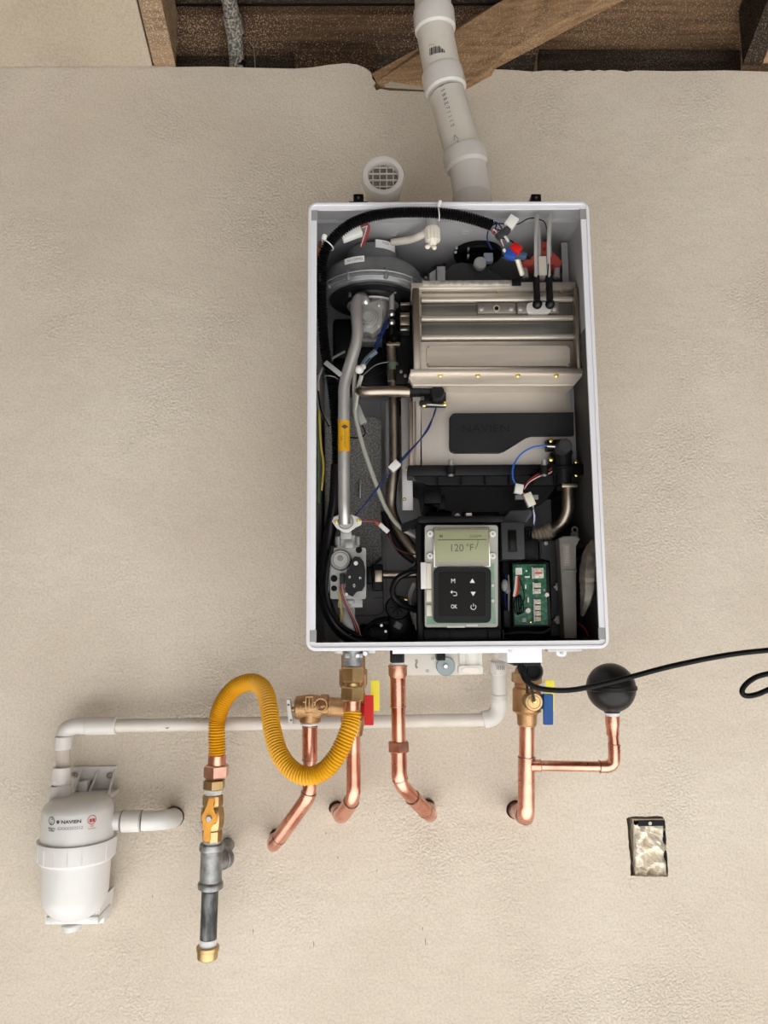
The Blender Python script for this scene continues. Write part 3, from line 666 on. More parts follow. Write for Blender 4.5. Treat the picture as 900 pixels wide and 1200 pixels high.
# connector under the loom
b = MB(); b.bx(399.5, 266, 424, 277, .315, .301, .001, ang=-21); cn = b.build('plug_connector', OFFW, H)
for i in range(5):
    m_ = (W_RED, W_RED, PRINT, W_RED, W_PINK)[i]
    b = MB(); b.tube([(423, 264 + i * .9, .31), (430, 262 + i * .7, .31), (433 - i * .8, 267, .305), (430 - i * .9, 278, .295), (424.5 - i * .4, 289, .28)], .75, 6); b.build('wire', m_, cn)
    b = MB(); b.tube([(401, 276 + i * .8, .31), (388, 277 + i, .305), (376 - i * .5, 284, .30), (374 + i * .3, 296, .295)], .75, 6); b.build('wire', (W_RED, W_ORG, W_RED, W_ORG, PRINT)[i], cn)
b = MB(); b.tube([(373.5, 291, .30), (374, 302, .30)], 1.8, 8); b.build('wire_end', W_ORG, cn)
b = MB(); b.bx(367.5, 290, 371, 325, .25, .20); b.build('edge_clip', DKGREY, H)

# ---- white screw-cap pipe (condensate / air) behind loom
b = MB(); b.tube([(460, 284, .24), (480, 281, .26), (493, 276, .285), (503, 270, .29)], 4.2, 14); ap = b.build('air_hose', CREAM, H, 'cream hose ending in a ribbed screw cap')
b = MB(); b.cyl((506, 256, .31), (507, 268, .31), 6.8, 20); b.build('cap_neck', mat('frosted_plastic', (.40, .39, .37), .4), ap)
b = MB(); k2 = mpp(275, .31)
pr = []
c1, c2 = P(506.5, 267, .31), P(507, 284, .31)
b.lathe(c1, c2, [(0, 7.8 * k2), (.1, 8.4 * k2), (.9, 8 * k2), (1, 7 * k2)], 28)
for i in range(14):
    a = 2 * math.pi * i / 14; o_ = Vector((math.cos(a), math.sin(a), 0)) * 8.3 * k2; b.sweep([c1 + o_ + Vector((0, 0, -.002)), c2 + o_ + Vector((0, 0, .002))], .9 * k2, 6)
b.lathe(c2, c2 - Vector((0, 0, .006)), [(0, 6 * k2), (1, 4 * k2)], 16); b.sph(P(501, 289, .31), 3.2 * k2); b.sph(P(509, 290, .31), 3 * k2)
b.build('screw_cap', CREAM, ap)

# ---- air intake dome, grey cover behind heat exchanger
b = MB(); c3 = P(560, 304, .185); c3.z = Z1 - .004; k3 = mpp(304, .185); b.lathe(c3, c3 - Vector((0, 0, .011)), [(0, 28 * k3), (.8, 28 * k3), (1, 26.5 * k3), (1, 24 * k3), (.7, 23 * k3)], 36)
dm = b.build('intake_collar', BLACK, H)
b = MB(); b.poly([(519, 334), (523, 317), (530, 309), (541, 306.5), (556, 308), (575, 317), (592, 325), (600, 334)], .20, .14, .004); b.build('grey_shroud', DKGREY, H)
b = MB(); b.disc(563, 307, 7.5, .232, .22, 20, .2); b.build('grommet', W_GREY, dm); b = MB(); b.bx(567, 296, 578, 306, .228, .215, .001); b.build('clip', mat('blue_grey', (.19, .22, .27), .5), dm)
for q in ((549, 291), (549, 299)): b = MB(); b.bx(q[0] - 1.2, q[1] - 1.8, q[0] + 1.2, q[1] + 1.8, .226, .216); b.build('stud', CHROME, dm)
for q in ((535, 290), (534, 295), (499, 325)): screw(*q, 1.8, .225, CHROME)
b = MB(); b.bx(503, 316, 511, 334, .2, .17); b.bx(512, 312, 522, 334, .205, .17); b.build('bracket', STEELB, H)
for i in range(3): b = MB(); b.tube([(500 + i * 3, 322 - i * 2, .2), (508 + i * 4, 313 - i, .2), (522, 309 + i, .19)], .8, 6); b.build('wire', BLACK, H)

# ---- wires at loom end + terminals
def wire(pts, r, m_, name='wire', par=H, sm=8): b = MB(); b.tube(pts, r, 6, sm); return b.build(name, m_, par)
wire([(575, 264, .323), (585, 262, .320), (605, 263, .318), (620, 256, .318), (632, 257, .318), (640, 265, .313), (643, 300, .308), (640, 340, .333)], .7, BLACK)
wire([(574, 266, .323), (582, 262, .320), (580, 275, .313), (600, 283, .310), (612, 296, .308), (622, 304, .298)], .9, BLACK)
wire([(574, 267, .323), (580, 260, .322), (588, 268, .318), (583, 276, .316)], .8, W_BLUE)
wire([(573, 268, .323), (580, 275, .318), (586, 284, .316), (592, 294, .314)], .8, PRINT)
wire([(577, 267, .323), (590, 270, .318), (600, 264, .318)], .7, BLACK)
wire([(572, 270, .323), (571, 280, .318), (576, 292, .298)], .9, W_BLUE)
wire([(578, 268, .323), (585, 276, .318), (590, 289, .314)], .9, W_PINK); wire([(576, 268, .323), (578, 274, .318), (584, 270, .318)], .8, W_RED)
b = MB(); b.bx(594, 252, 606, 265, .328, .316, .001, ang=35); b.build('plug_connector', OFFW, H); b = MB(); b.bx(581, 268, 599, 275, .324, .312, .001, ang=-38); b.build('plug_connector', DKGREY, H)
b = MB(); b.bx(599, 285, 612, 294, .324, .310, .002, ang=40); b.build('spade_terminal', RED, H)
b = MB(); b.bx(592, 291, 606, 301, .318, .304, .002, ang=20); b.build('spade_terminal', mat('blue_terminal', (.01, .06, .32), .4), H)
b = MB(); b.bx(605, 294, 618, 301, .314, .302, .002, ang=15); b.build('spade_terminal', mat('slate_terminal', (.04, .07, .13), .4), H)
b = MB(); b.tube([(591, 276, .316), (596, 283, .318)], 1.6, 8); b.tube([(590, 292, .316), (594, 297, .314)], 1.8, 8); b.build('wire_splice', OFFW, H)
wire([(588, 300, .298), (600, 301, .298)], .9, BLACK); wire([(606, 303, .298), (612, 322, .278)], 3, CREAM, 'boot')

# ---- ignition transformer, electrodes
b = MB(); b.rpoly(629, 283, 646, 300, 2, .2600, .2350, .001); b.poly([(624, 300), (628, 295), (648, 295), (654, 302), (658, 305), (658, 310), (650, 311), (646, 309), (628, 309), (622, 311), (612, 310), (611, 306), (620, 305)], .2600, .2300, .001)
b.cyl((611, 308, .2450), (622, 307, .2450), 3, 12); b.cyl((648, 307, .2450), (658, 308, .2450), 3, 12)
ig = b.build('igniter', RED_T, H, 'red rubber capped spark igniter')
b = MB(); b.bx(631, 300, 641, 322, .2650, .2350); b.build('igniter_body', CREAM, ig)
for a, q in (((614, 310), (616, 326)), ((653, 311), (652, 326))): b = MB(); b.cyl((a[0], a[1], .2450), (q[0], q[1], .2450), 3.6, 12); b.build('terminal_sleeve', GREYC, ig)
b = MB(); b.disc(638, 292, 3, .2165, .2550, 16); b.disc(638, 292, 1.8, .2620, .2550, 10); b.build('igniter_mark', mat('dark_red', (.12, .02, .02), .5), ig)
for x0, x1, x2 in ((629, 628, 630.5), (641.5, 643, 642.5)):
    wire([(x0 + 3, 300, .26), (x0 + 2.5, 275, .29), (x1 + 2, 256, .318), (x1 + 1, 252.5, .325), (x1 + .3, 262, .330), (x1 - .3, 285, .325), (x1 + .0, 310, .310), (x1 + .4, 330, .300)], 2.1, GREYC, 'electrode_wire', ig)
    b = MB(); xx = x1 + 1; b.cyl((xx - .8, 323, .300), (xx + .4, 356, .297), 4.0, 14); b.sph(P(xx + .6, 356.5, .298), 5.8 * mpp(356, .298)); b.cyl((xx + .6, 356, .300), (xx + .8, 358, .27), 3.5, 12); b.build('rubber_boot', RUBBER, ig)

# ---- heat exchanger (upper box)
b = MB(); b.bx(486, 337, 680, 440, .262, .09, .002); hx = b.build('heat_exchanger', STEEL, H, 'ribbed stainless combustion chamber')
b = MB(); b.bx(482, 331, 684, 338, .272, .09, .002); b.build('top_flange', STEEL, hx)
b = MB(); b.bx(495, 328.5, 600, 334, .274, .25, .001); b.build('insulation_strip', mat('foil_strip', (.40, .38, .34), .45, .8, (.62, .58, .52), 90, .4, .6), hx)
b = MB(); b.bx(600, 327, 611, 334, .276, .25); b.build('black_clip', BLACK, hx)
for x0, x1 in ((483.5, 492.5), (673, 681.5)):
    b = MB(); b.bx(x0, 337, x1, 434, .284, .262, .0012); b.build('side_column', mat('column_steel', (.34, .30, .25), .38, 1, (.42, .375, .32), 10), hx)
for y0 in (349.5, 371.5, 393.5):
    b = MB(); q0, q1 = P(493, y0 + 2.6, .262), P(673, y0 + 2.6, .262)
    q0.z = q1.z = (q0.z + q1.z) / 2
    b.box(q0.x, q1.x, -.2695, -.26, q0.z - .0042, q0.z + .0042, .0024); b.build('ridge', STEEL, hx)
    b = MB(); b.box(q0.x, q1.x, -.2638, -.2600, q0.z - .0060, q0.z - .0044); b.build('ridge_groove', mat('groove', (.04, .033, .027), .6), hx, smooth=0)
for y0, y1 in ((356.5, 368.5), (378, 391.5)):
    b = MB(); b.bx(494, y0, 671, y1, .2634, .25, .0004); o_ = b.build('recessed_strip', STEEL_D, hx)
b = MB(); b.bx(494, 339, 672, 343, .2632, .25, .0004); b.build('recessed_strip', STEEL_D, hx)
b = MB(); b.rpoly(500, 405, 668, 429, 3, .2685, .26, .0034); b.build('embossed_panel', STEEL, hx)
b = MB(); b.bx(481, 432.5, 686, 437, .292, .24, .001); b.poly([(480, 437), (688, 436), (687, 441), (672, 452), (484, 452), (479, 442)], .286, .24, .002); b.build('bottom_flange', STEEL, hx)
for q in (516, 560, 607, 652): screw(q, 439.5, 2.7, .2885, GOLD, hx)
for q in (504, 583, 657): b = MB(); b.tube([(q, 339, .266), (q, 344, .266)], .8, 6); b.build('stud', GOLD, hx)
b = MB(); b.bx(559.5, 355, 604, 367, .2685, .262, .0006); WSB = mat('warm_steel', (.28, .255, .22), .4, .6); sb = b.build('sensor_bracket', WSB, hx)
b = MB(); b.bx(606, 354.5, 655, 367, .2685, .262, .0006); b.build('electrode_bracket', WSB, hx)
b = MB(); b.rpoly(617, 354, 646, 367, 5, .272, .262, .0015); b.build('electrode_plate', mat('ceramic', (.62, .60, .56), .35), hx)
for q in (564, 599, 610, 650): screw(q, 361.5, 3, .2705, STEELB, hx)
b = MB(); b.disc(582, 361, 4.2, .2715, .26, 16); b.build('sensor', STEEL, hx); b = MB(); b.disc(582, 361, 2.6, .2722, .265, 12); b.build('sensor_hole', BLACK, hx)
# ---- lower exchanger plate
b = MB(); b.bx(493, 452, 672, 547, .245, .07, .001); lp = b.build('lower_exchanger', PLATE, H, 'smooth stainless lower exchanger with a black cover')
b = MB(); b.poly([(484, 449), (672, 449), (672, 453), (493, 453), (493, 546), (484, 546)], .248, .22, .0006); b.build('plate_edge', PLATE, lp)
b = MB(); b.poly([(527, 489), (530, 485), (534, 484), (672.5, 483), (673, 509.5), (624, 510), (617, 512), (592, 528), (586, 530), (533, 530), (528.5, 528), (527, 524)], .258, .244, .0015); b.build('black_cover', BAND, lp)
text('NAVIEN', 569, 502.5, 9, .2582, mat('cover_emboss', (.006, .0065, .007), .5, spec=.2), 'embossed_name', lp, sx_=1.25)
b = MB(); b.bx(479, 470, 484, 546, .25, .22); b.bx(485.5, 470, 488.5, 546, .252, .22); b.build('side_bracket', mat('bronze_bracket', (.30, .24, .20), .4, .8), lp)
b = MB(); b.bx(470, 466, 484, 598, .225, .215); sbk = b.build('mount_strip', STEELB, H)
for q in ((481, 476), (481, 512), (477, 549), (474, 585)): screw(*q, 2, .2275, GOLD, sbk)
# black tray under exchanger
b = MB(); b.bx(478, 545, 688, 556, .27, .08, .0015); tr = b.build('drain_tray', BLACK2, H, 'black moulded tray with ribs under the exchanger')
b = MB(); b.poly([(481, 556), (684, 556), (676, 566), (660, 568), (502, 568), (488, 563)], .258, .08, .001); b.build('tray_wall', BLACK2, tr)
for q in (513, 541, 569, 597, 625, 650): b = MB(); b.bx(q - .8, 556, q + .8, 567, .266, .25, 0); b.build('rib', BLACK, tr, smooth=0)
b = MB(); b.poly([(497, 566), (655, 566), (640, 586), (622, 600), (560, 606), (515, 596), (500, 588)], .235, .06, .002); b.build('tray_sump', BLACK, tr)
b = MB(); b.bx(497, 572, 517, 590, .245, .2, .001); b.bx(514, 580, 522, 597, .24, .2, .001); b.build('tray_tab', BLACK, tr)
for q in (528.5, 637.5):
    b = MB(); b.cyl((q, 546, .282), (q, 556, .282), 5.2, 16); nb = b.build('bolt_boss', BLACK2, tr)
    b = MB(); b.cyl((q, 539, .282), (q, 547, .282), 3.2, 14); b.cyl((q, 556, .282), (q, 558, .282), 3, 14); b.build('bolt', STEELB, tr)
b = MB(); b.bx(604, 580, 631, 585, .242, .23, .0005); b.build('label_strip', W_GREY, tr)

# ---- right outlet fitting and tube
b = MB(); b.lat((659, 516, .26), (660.5, 568, .26), [(0, 8), (.05, 10), (.25, 10.4), (.27, 11.5), (.31, 11.5), (.33, 10.4), (.60, 10.2), (.62, 11.8), (.66, 11.8), (.68, 10), (1, 9)], 24)
fo = b.build('outlet_fitting', BLACK2, H, 'black elbow fitting at the right of the exchanger')
b = MB(); b.disc(663, 521.5, 8.8, .296, .262, 28, .12); b.disc(663, 521.5, 6.4, .2975, .28, 24); b.build('fitting_cap', DKGREY, fo)
b = MB(); b.bx(641, 515, 656, 527, .262, .245, .001); b.bx(645, 530, 654, 560, .258, .245, .002); b.bx(670, 543, 685, 556, .262, .245, .002); b.build('fitting_lug', BLACK, fo)
for q in ((646, 516), (646, 538), (676, 541), (676, 556)): screw(*q, 2.8, .266, GOLD, fo)
b = MB(); b.tube([(641, 523, .27), (652, 523.5, .272)], 1.8, 10); b.build('probe', CHROME, fo)
b = MB(); b.bx(658.5, 566.5, 677, 571, .275, .24, .0008); b.build('pipe_clip', TUBE_B, fo)
b = MB(); b.sweep(catmull([P(*q) for q in ((665, 568, .255), (665.5, 585, .255), (665, 598, .252), (659, 612, .245), (651, 619, .235), (643, 624, .225))], 8), 7.0 * mpp(590, .25), 20); ot = b.build('outlet_tube', TUBE_B, H, 'curved bronze-coloured outlet tube')
b = MB(); b.rib([(648, 620, .23), (638, 625, .225), (624, 629, .22)], 9.5, .006, .2, 18); b.build('tube_bellows', TAN, ot)
wire([(641, 522, .27), (625, 524, .272), (611, 532, .275), (602, 545, .278), (601, 560, .28), (606, 570, .28)], 1.1, W_BLUE2, 'sensor_wire')
for i in range(3): wire([(650, 546 + i * 1.6, .265), (643, 551 + i * 2, .272), (632, 555 + i * 1.5, .276), (620, 563 + i, .28), (614, 573, .28)], 1.0, (W_RED, BLACK, W_PINK)[i], 'sensor_wire')
b = MB(); b.bx(603.5, 567, 613.5, 578, .288, .276, .001, ang=12); b.build('plug_connector', OFFW, H)
b = MB(); b.bx(616, 577, 626, 593, .288, .276, .001, ang=-22); b.build('plug_connector', CREAM, H)
wire([(624, 592, .28), (626, 602, .278), (626, 614, .27)], .9, OFFW); wire([(623, 592, .28), (628, 604, .278), (627, 616, .27)], .9, W_BLUE); wire([(611, 577, .282), (617, 580, .282)], 1.2, W_ORG)

# ---- left plumbing
b = MB(); b.sweep(catmull([P(*q) for q in ((480, 459, .265), (455, 458.5, .265), (430, 459, .265), (423, 458.5, .255), (421, 458, .235), (421, 458, .20), (421, 458, .12))], 8), 6.4 * mpp(459, .265), 20); b.build('return_tube', TUBE_B, H, 'bronze-coloured tube bending to the back')
b = MB(); b.sweep([P(477, 457.5, .262), P(492, 457, .262), P(493, 457, .262), P(516, 458, .262)], [.0115, .0115, .0105, .0095], 20); fl_ = b.build('return_fitting', BLACK, H, 'black elbow fitting at the left of the exchanger')
b = MB(); b.bx(497, 447, 523, 477, .25, .235, .002); b.disc(513, 459, 8.5, .28, .24, 24); b.bx(492, 469, 505, 473, .262, .24, .001); b.build('fitting_flange', BLACK2, fl_)
for q in ((497, 474), (521, 450.5), (521, 473), (516, 444)): screw(*q, 2.8, .2535, GOLD, fl_)
b = MB(); b.tube([(500, 474, .258), (520, 475, .258)], 1.3, 8); b.build('pipe_clip', STEELB, fl_)
wire([(511, 478, .262), (507, 490, .265), (496, 510, .268), (480, 530, .27), (466, 545, .272)], .95, W_BLUE, 'sensor_wire')
wire([(510, 480, .262), (502, 503, .265), (484, 524, .268), (474, 534, .27), (466, 544, .272)], .8, W_BLUE, 'sensor_wire')
b = MB(); b.bx(456, 541, 469, 550, .28, .268, .001, ang=-45); b.build('plug_connector', OFFW, H)
for i in range(2): wire([(459, 551, .272), (450, 562, .27), (440, 574 + i * 2, .268), (430, 588 + i, .264), (420, 600, .26), (414, 606, .25)], .9, W_BLUE, 'sensor_wire')
# vertical tubes
b = MB(); b.sweep(catmull([P(*q) for q in ((458, 402, .2), (459, 420, .2), (461, 450, .2), (462, 500, .2), (462, 545, .2), (459, 575, .2), (459, 598, .2), (468, 622, .21), (484, 645, .22), (492, 655, .22))], 8), 6.2 * mpp(500, .2), 18)
st_ = b.build('supply_tube', TUBE_B, H, 'long vertical bronze tube beside the grey panel')
b = MB(); b.bx(453, 401, 469, 404.5, .215, .185, .0005); b.cyl((459, 404, .2), (460, 425, .2), 5.2, 16); b.cyl((460, 430, .203), (461, 448, .203), 7.6, 6); b.build('union', TUBE_B, st_)
b = MB(); b.cyl((461, 425, .206), (461, 434, .206), 6.4, 14); b.build('green_ring', mat('green_seal', (.12, .16, .12), .5), st_)
b = MB(); b.tube([(461, 375, .19), (461, 402, .2)], 9.5, 16); b.tube([(461, 402, .195), (462, 390, .22)], 6, 14); b.build('pump_joint', BLACK, st_)
b = MB(); b.cyl((459, 343, .24), (459, 363, .24), 3.2, 12); b.build('fuse', STEELB, H)
for y_ in (368, 378): b = MB(); b.sph(P(459, y_, .24), 4.2 * mpp(370, .24)); b.build('ball_joint', CHROME, st_)
b = MB(); b.cyl((459, 372, .24), (459, 392, .235), 2.2, 10); b.build('ball_stem', BLACK, st_)
for y_, hh in ((354, 3.5), (366, 5), (372, 9), (384, 3)): b = MB(); b.bx(469, y_, 480, y_ + hh, .235, .21, .001); b.build('clip_band', TUBE_B if y_ != 384 else CHROME, H)
b = MB(); b.bx(464, 340, 485, 470, .205, .10, .004); b.bx(448, 385, 466, 402, .2, .12, .003); b.build('dark_duct', BLACK, H)
b = MB(); b.bx(390, 374, 456, 452, .13, .05, .006); b.bx(391, 373, 415, 420, .16, .1, .004); b.build('black_box', BLACK, H)
b = MB(); b.bx(424, 394, 452, 400, .16, .13); b.build('box_bracket', STEELB, H)
b = MB(); b.bx(464, 428, 478, 450, .22, .20, .0006); b.build('small_bracket', BLACK2, H); 
for q in ((470, 435), (475, 440)): screw(*q, 2, .223, CHROME)
# speckled grey vertical panel
b = MB(); b.poly([(381, 488), (440, 488), (447, 494), (447, 652), (428, 668), (381, 668)], .12, .03, .002); sp = b.build('rear_duct', GREYR, H, 'speckled grey duct panel at the left rear')
b = MB(); b.tube([(452, 480, .15), (452, 560, .15), (453, 700, .15)], .6, 6); b.bx(421, 562, 423, 584, .135, .12); b.build('duct_seam', STEELB, sp)
b = MB(); b.bx(452, 470, 458, 560, .15, .03); b.build('grey_channel', GREYP, H)
# clear drain hoses
b = MB(); b.tube([(418, 404, .25), (416, 430, .25), (415, 460, .245), (417, 490, .24), (426, 525, .24), (440, 565, .24), (452, 595, .24), (466, 615, .235), (482, 626, .235), (492, 630, .23)], 2.6, 10); b.build('drain_hose', TRANSP, H, 'thin translucent drain hose')
b = MB(); b.tube([(451, 600, .19), (457, 622, .195), (470, 644, .20), (486, 657, .205)], 5.0, 12); b.build('insulated_hose', RUBBER, H)
b = MB(); b.sph(P(421, 433, .268), 5.6 * mpp(433, .26), .9, 14); b.sph(P(425, 430, .266), 4 * mpp(433, .26), .9, 10); b.build('white_plug', OFFW, H)
wire([(455, 374, .235), (448, 392, .24), (440, 410, .25), (428, 426, .262)], 1.4, W_BLUE, 'sensor_wire'); wire([(454, 374, .235), (444, 394, .24), (437, 412, .25), (427, 428, .262)], 1.0, W_BLUE, 'sensor_wire')
wire([(440, 412, .25), (431, 420, .256), (424, 430, .262)], 3.4, mat('blue_grey_sleeve', (.14, .17, .20), .4), 'wire_sleeve')
wire([(424, 440, .262), (420, 455, .256), (416, 480, .25)], 2.6, TRANSP, 'drain_hose_branch')
b = MB(); b.bx(417, 474, 426, 497, .235, .222, .001, ang=-22); b.build('white_connector', W_GREY, H)
wire([(424, 497, .226), (428, 508, .22), (420, 513, .215), (405, 512, .21)], .8, BLACK)
wire([(404, 412, .24), (390, 420, .25), (378, 432, .255), (372.5, 450, .25), (374, 475, .25), (386, 498, .25)], 1.4, W_GREY, 'grey_cable'); wire([(386, 500, .25), (376, 480, .252), (373, 458, .252)], 1.1, BLACK)
wire([(373, 440, .24), (374, 480, .24), (376, 520, .24), (379, 545, .24), (377, 575, .24)], 1.3, W_YEL, 'ground_wire'); wire([(372, 480, .235), (373, 520, .235), (374, 590, .235)], 1.0, mat('green_wire', (.12, .20, .06), .4), 'ground_wire')
wire([(424, 611, .266), (440, 611, .262), (444, 614, .262)], .7, PRINTR); b = MB(); b.bx(442.5, 616, 457, 621, .268, .258, .0008, ang=42); b.build('plug_connector', OFFW, H); b = MB(); b.bx(439, 611, 446, 615, .268, .258, .0008, ang=40); b.build('plug_connector', RED_T, H)
wire([(456, 625, .262), (460, 637, .26), (470, 646, .255), (488, 650, .25)], .9, mat('maroon_wire', (.07, .02, .018), .5), 'sensor_wire')
wire([(455, 432, .21), (440, 440, .215), (425, 444, .22)], .7, BLACK); wire([(455, 424, .21), (440, 428, .215), (425, 440, .22)], .6, W_GREY)

# ---- horizontal lower tube + unions
b = MB(); b.sweep([P(448, 673.5, .20), P(495, 672.5, .20)], 4.8 * mpp(673, .2), 16); lt = b.build('cross_tube', TUBE_B, H)
b = MB(); b.bx(436, 661, 449, 692, .218, .19, .002); b.bx(429, 664, 438, 684, .21, .19, .002); b.build('union_nut', BLACK, lt)
b = MB(); b.bx(439, 668, 448, 682, .225, .2, .001); b.build('union_clip', TUBE_B, lt)
# flow sensor & lower black assembly
b = MB(); b.bx(455, 708, 484, 752, .225, .12, .008); b.disc(466, 712, 14.5, .235, .2, 28); fs = b.build('flow_sensor', BLACK, H, 'round black sensor housing at the bottom')
b = MB(); b.torus(P(466, 712, .2355), (0, 1, 0), 11.5 * mpp(712, .235), .001, 28, 6)
for a in range(0, 180, 45):
    u = Vector((math.cos(R_(a)), 0, math.sin(R_(a)))) * 9 * mpp(712, .235); q = P(466, 712, .2355); b.sweep([q - u, q + u], .0009, 6)
b.build('sensor_grid', BLACK2, fs)
b = MB(); b.bx(462, 729, 471, 737, .229, .22, .002, ang=30); b.build('white_smear', W_GREY, fs)
b = MB(); b.bx(420, 732, 490, 756, .20, .10, .006); b.tube([(425, 740, .215), (440, 728, .215), (460, 725, .21), (470, 730, .21)], 3, 10); b.build('bottom_manifold', BLACK, H)
for q in ((432, 742, 6), (450, 745, 4)): b = MB(); b.torus(P(q[0], q[1], .203), (0, 1, 0), q[2] * mpp(740, .2), .0016, 20, 6); b.build('manifold_ring', BLACK2, H)
for q in ((452, 740), (447, 733), (476, 741), (478, 736)): screw(*q, 2, .21, CHROME)
b = MB(); b.tube([(490, 668, .26), (476, 672, .262), (464, 680, .262), (460, 694, .262), (468, 706, .26), (484, 714, .255), (494, 716, .25)], 3.6, 10); b.build('black_cable', RUBBER, H)
b = MB(); b.tube([(492, 640, .262), (489, 662, .262), (480, 669, .258)], 3, 10); b.build('black_cable', RUBBER, H)
b = MB(); b.tube([(486, 684, .22), (480, 700, .22), (482, 716, .22), (490, 736, .22)], 3.2, 10); b.build('clear_hose', TRANSP, H)
for q in ((475, 703), (490, 737)): screw(*q, 3, .235, GOLD)
b = MB(); b.cyl((487, 716, .24), (487, 726, .24), 4, 12); b.build('grey_stub', W_GREY, H)

# ---- control carrier, display and keypad
b = MB(); b.bx(490, 607, 588, 752, .285, .26, .002); b.bx(488, 614, 496, 752, .30, .26, .001); b.bx(490, 605, 590, 612, .305, .26, .001); b.bx(496, 737, 588, 752, .30, .25, .002)
cr = b.build('control_carrier', BLACK2, H, 'black plastic carrier frame holding the controls')
b = MB(); b.bx(529, 598, 542, 611, .298, .28, .001); b.build('carrier_tab', BLACK2, cr); screw(536, 605, 3.6, .300, W_GREY, cr); b = MB(); b.bx(546, 601, 553, 605, .299, .28, .0005); b.build('clip', OFFW, cr)
b = MB(); b.poly([(470, 614), (492, 606), (492, 616), (472, 622)], .29, .26, .001); b.build('carrier_tab', BLACK, cr)
for q in (512, 528, 573, 590): b = MB(); b.bx(q - 1, 738, q + 1, 750, .304, .29, .0005); b.build('rib', BLACK2, cr)
DP = .325
b = MB(); b.rpoly(498, 615.5, 583.5, 735, 3, DP, DP - .012, .001); cp = b.build('control_panel', CLEARP, H, 'pale control panel with olive display and black keypad')
b = MB(); b.bx(573, 660, 581, 731, DP + .0006, DP - .002, 0); b.bx(500, 722, 581, 731, DP + .0004, DP - .002, 0); b.build('circuit_board', PCB2, cp, smooth=0)
b = MB(); b.bx(507.5, 619, 575, 664, DP + .006, DP - .001, .0008); b.build('display_bezel', mat('bright_bezel', (.70, .69, .64), .25, .8), cp)
b = MB(); b.bx(509, 620.5, 573.5, 663.5, DP + .0066, DP, .0004); b.build('display_glass', mat('dim_glass', (.30, .28, .22), .25), cp)
b = MB(); b.bx(509.5, 621.5, 573, 657, DP + .0072, DP, .0003); b.build('display', LCD, cp)
DT = DP + .0075
b = MB(); b.bx(513, 632.2, 570, 632.8, DT, DT - .0004, 0); b.build('display_line', LCDT, cp, smooth=0)
text('120', 535, 642.5, 8.5, DT, LCDT, 'display_digits', cp, sx_=.95); text('°F', 550.5, 642, 8, DT, LCDT, 'display_digits', cp, sx_=.95)
text('M', 517, 628.5, 3.5, DT, LCDT, 'display_digits', cp, bold=.02); text('0.0GPM', 557.5, 628.5, 3, DT, LCDT, 'display_digits', cp)
b = MB(); b.tube([(560, 632, DT), (560, 637, DT), (557, 644, DT)], .25, 4); b.build('display_scratch', LCDT, cp)
for q in ((504, 625.5), (504, 651.5), (577.5, 625.5), (577.5, 651.5)):
    b = MB(); b.disc(*q, 3.8, DP + .004, DP, 20); b.build('display_post', OFFW, cp); b = MB(); b.disc(*q, 1.5, DP + .0046, DP, 12); b.build('post_hole', W_GREY, cp)
for y0, y1 in ((660, 690), (691, 705), (709, 722)): b = MB(); b.bx(499.5, y0, 506, y1, DP + .005, DP - .001, .0008); b.build('ribbon_socket', CREAM, cp)
b = MB(); b.bx(493, 659, 500, 690, DP + .006, DP - .004, .0008); b.build('ribbon_latch', OFFW, cp)
b = MB(); b.rpoly(508.5, 665, 575.5, 730, 6, DP + .011, DP, .0018); b.build('keypad_frame', BLACK2, cp)
b = MB(); b.rpoly(514.5, 670.5, 569, 722, 2, DP + .0125, DP, .0008); b.build('keypad', GLOSS, cp)
DK = DP + .0127
text('M', 531, 681, 5, DK, KEYT, 'key_mark', cp); text('OK', 532, 711, 4.6, DK, KEYT, 'key_mark', cp, sx_=.75, bold=.01)
b = MB(); b.poly([(550.5, 683), (556.5, 683), (553.5, 678)], DK, DK - .0003); b.build('key_mark', KEYT, cp, smooth=0)
b = MB(); b.poly([(551.5, 693.5), (557.5, 693.5), (554.5, 698.5)], DK, DK - .0003); b.build('key_mark', KEYT, cp, smooth=0)
b = MB(); b.tube([(528, 693.8, DK), (533.5, 693.8, DK), (535.2, 695.5, DK), (535, 697.6, DK), (531, 698, DK)], .42, 4, 4); b.poly([(527.6, 693.8), (530, 691.8), (530, 695.8)], DK, DK - .0003); b.build('key_mark', KEYT, cp, smooth=0)
b = MB(); pts = [(554.8 + 3 * math.sin(R_(a)), 711.3 - 3 * math.cos(R_(a)), DK) for a in range(35, 330, 20)]
b.tube(pts, .42, 4, 1); b.tube([(554.8, 707.2, DK), (554.8, 710.6, DK)], .42, 4, 1); b.build('key_mark', KEYT, cp)
for q in ((577.5, 686, 1.8), (577.5, 704, 2)): b = MB(); b.disc(*q, DP + .002, DP, 12); b.build('led', OFFW, cp)
b = MB(); b.bx(524, 733, 545, 735.5, DP + .001, DP - .005, .0005); b.bx(546, 731.5, 560, 734, DP + .001, DP - .005, .0005); b.build('frame_clip', OFFW, cp)

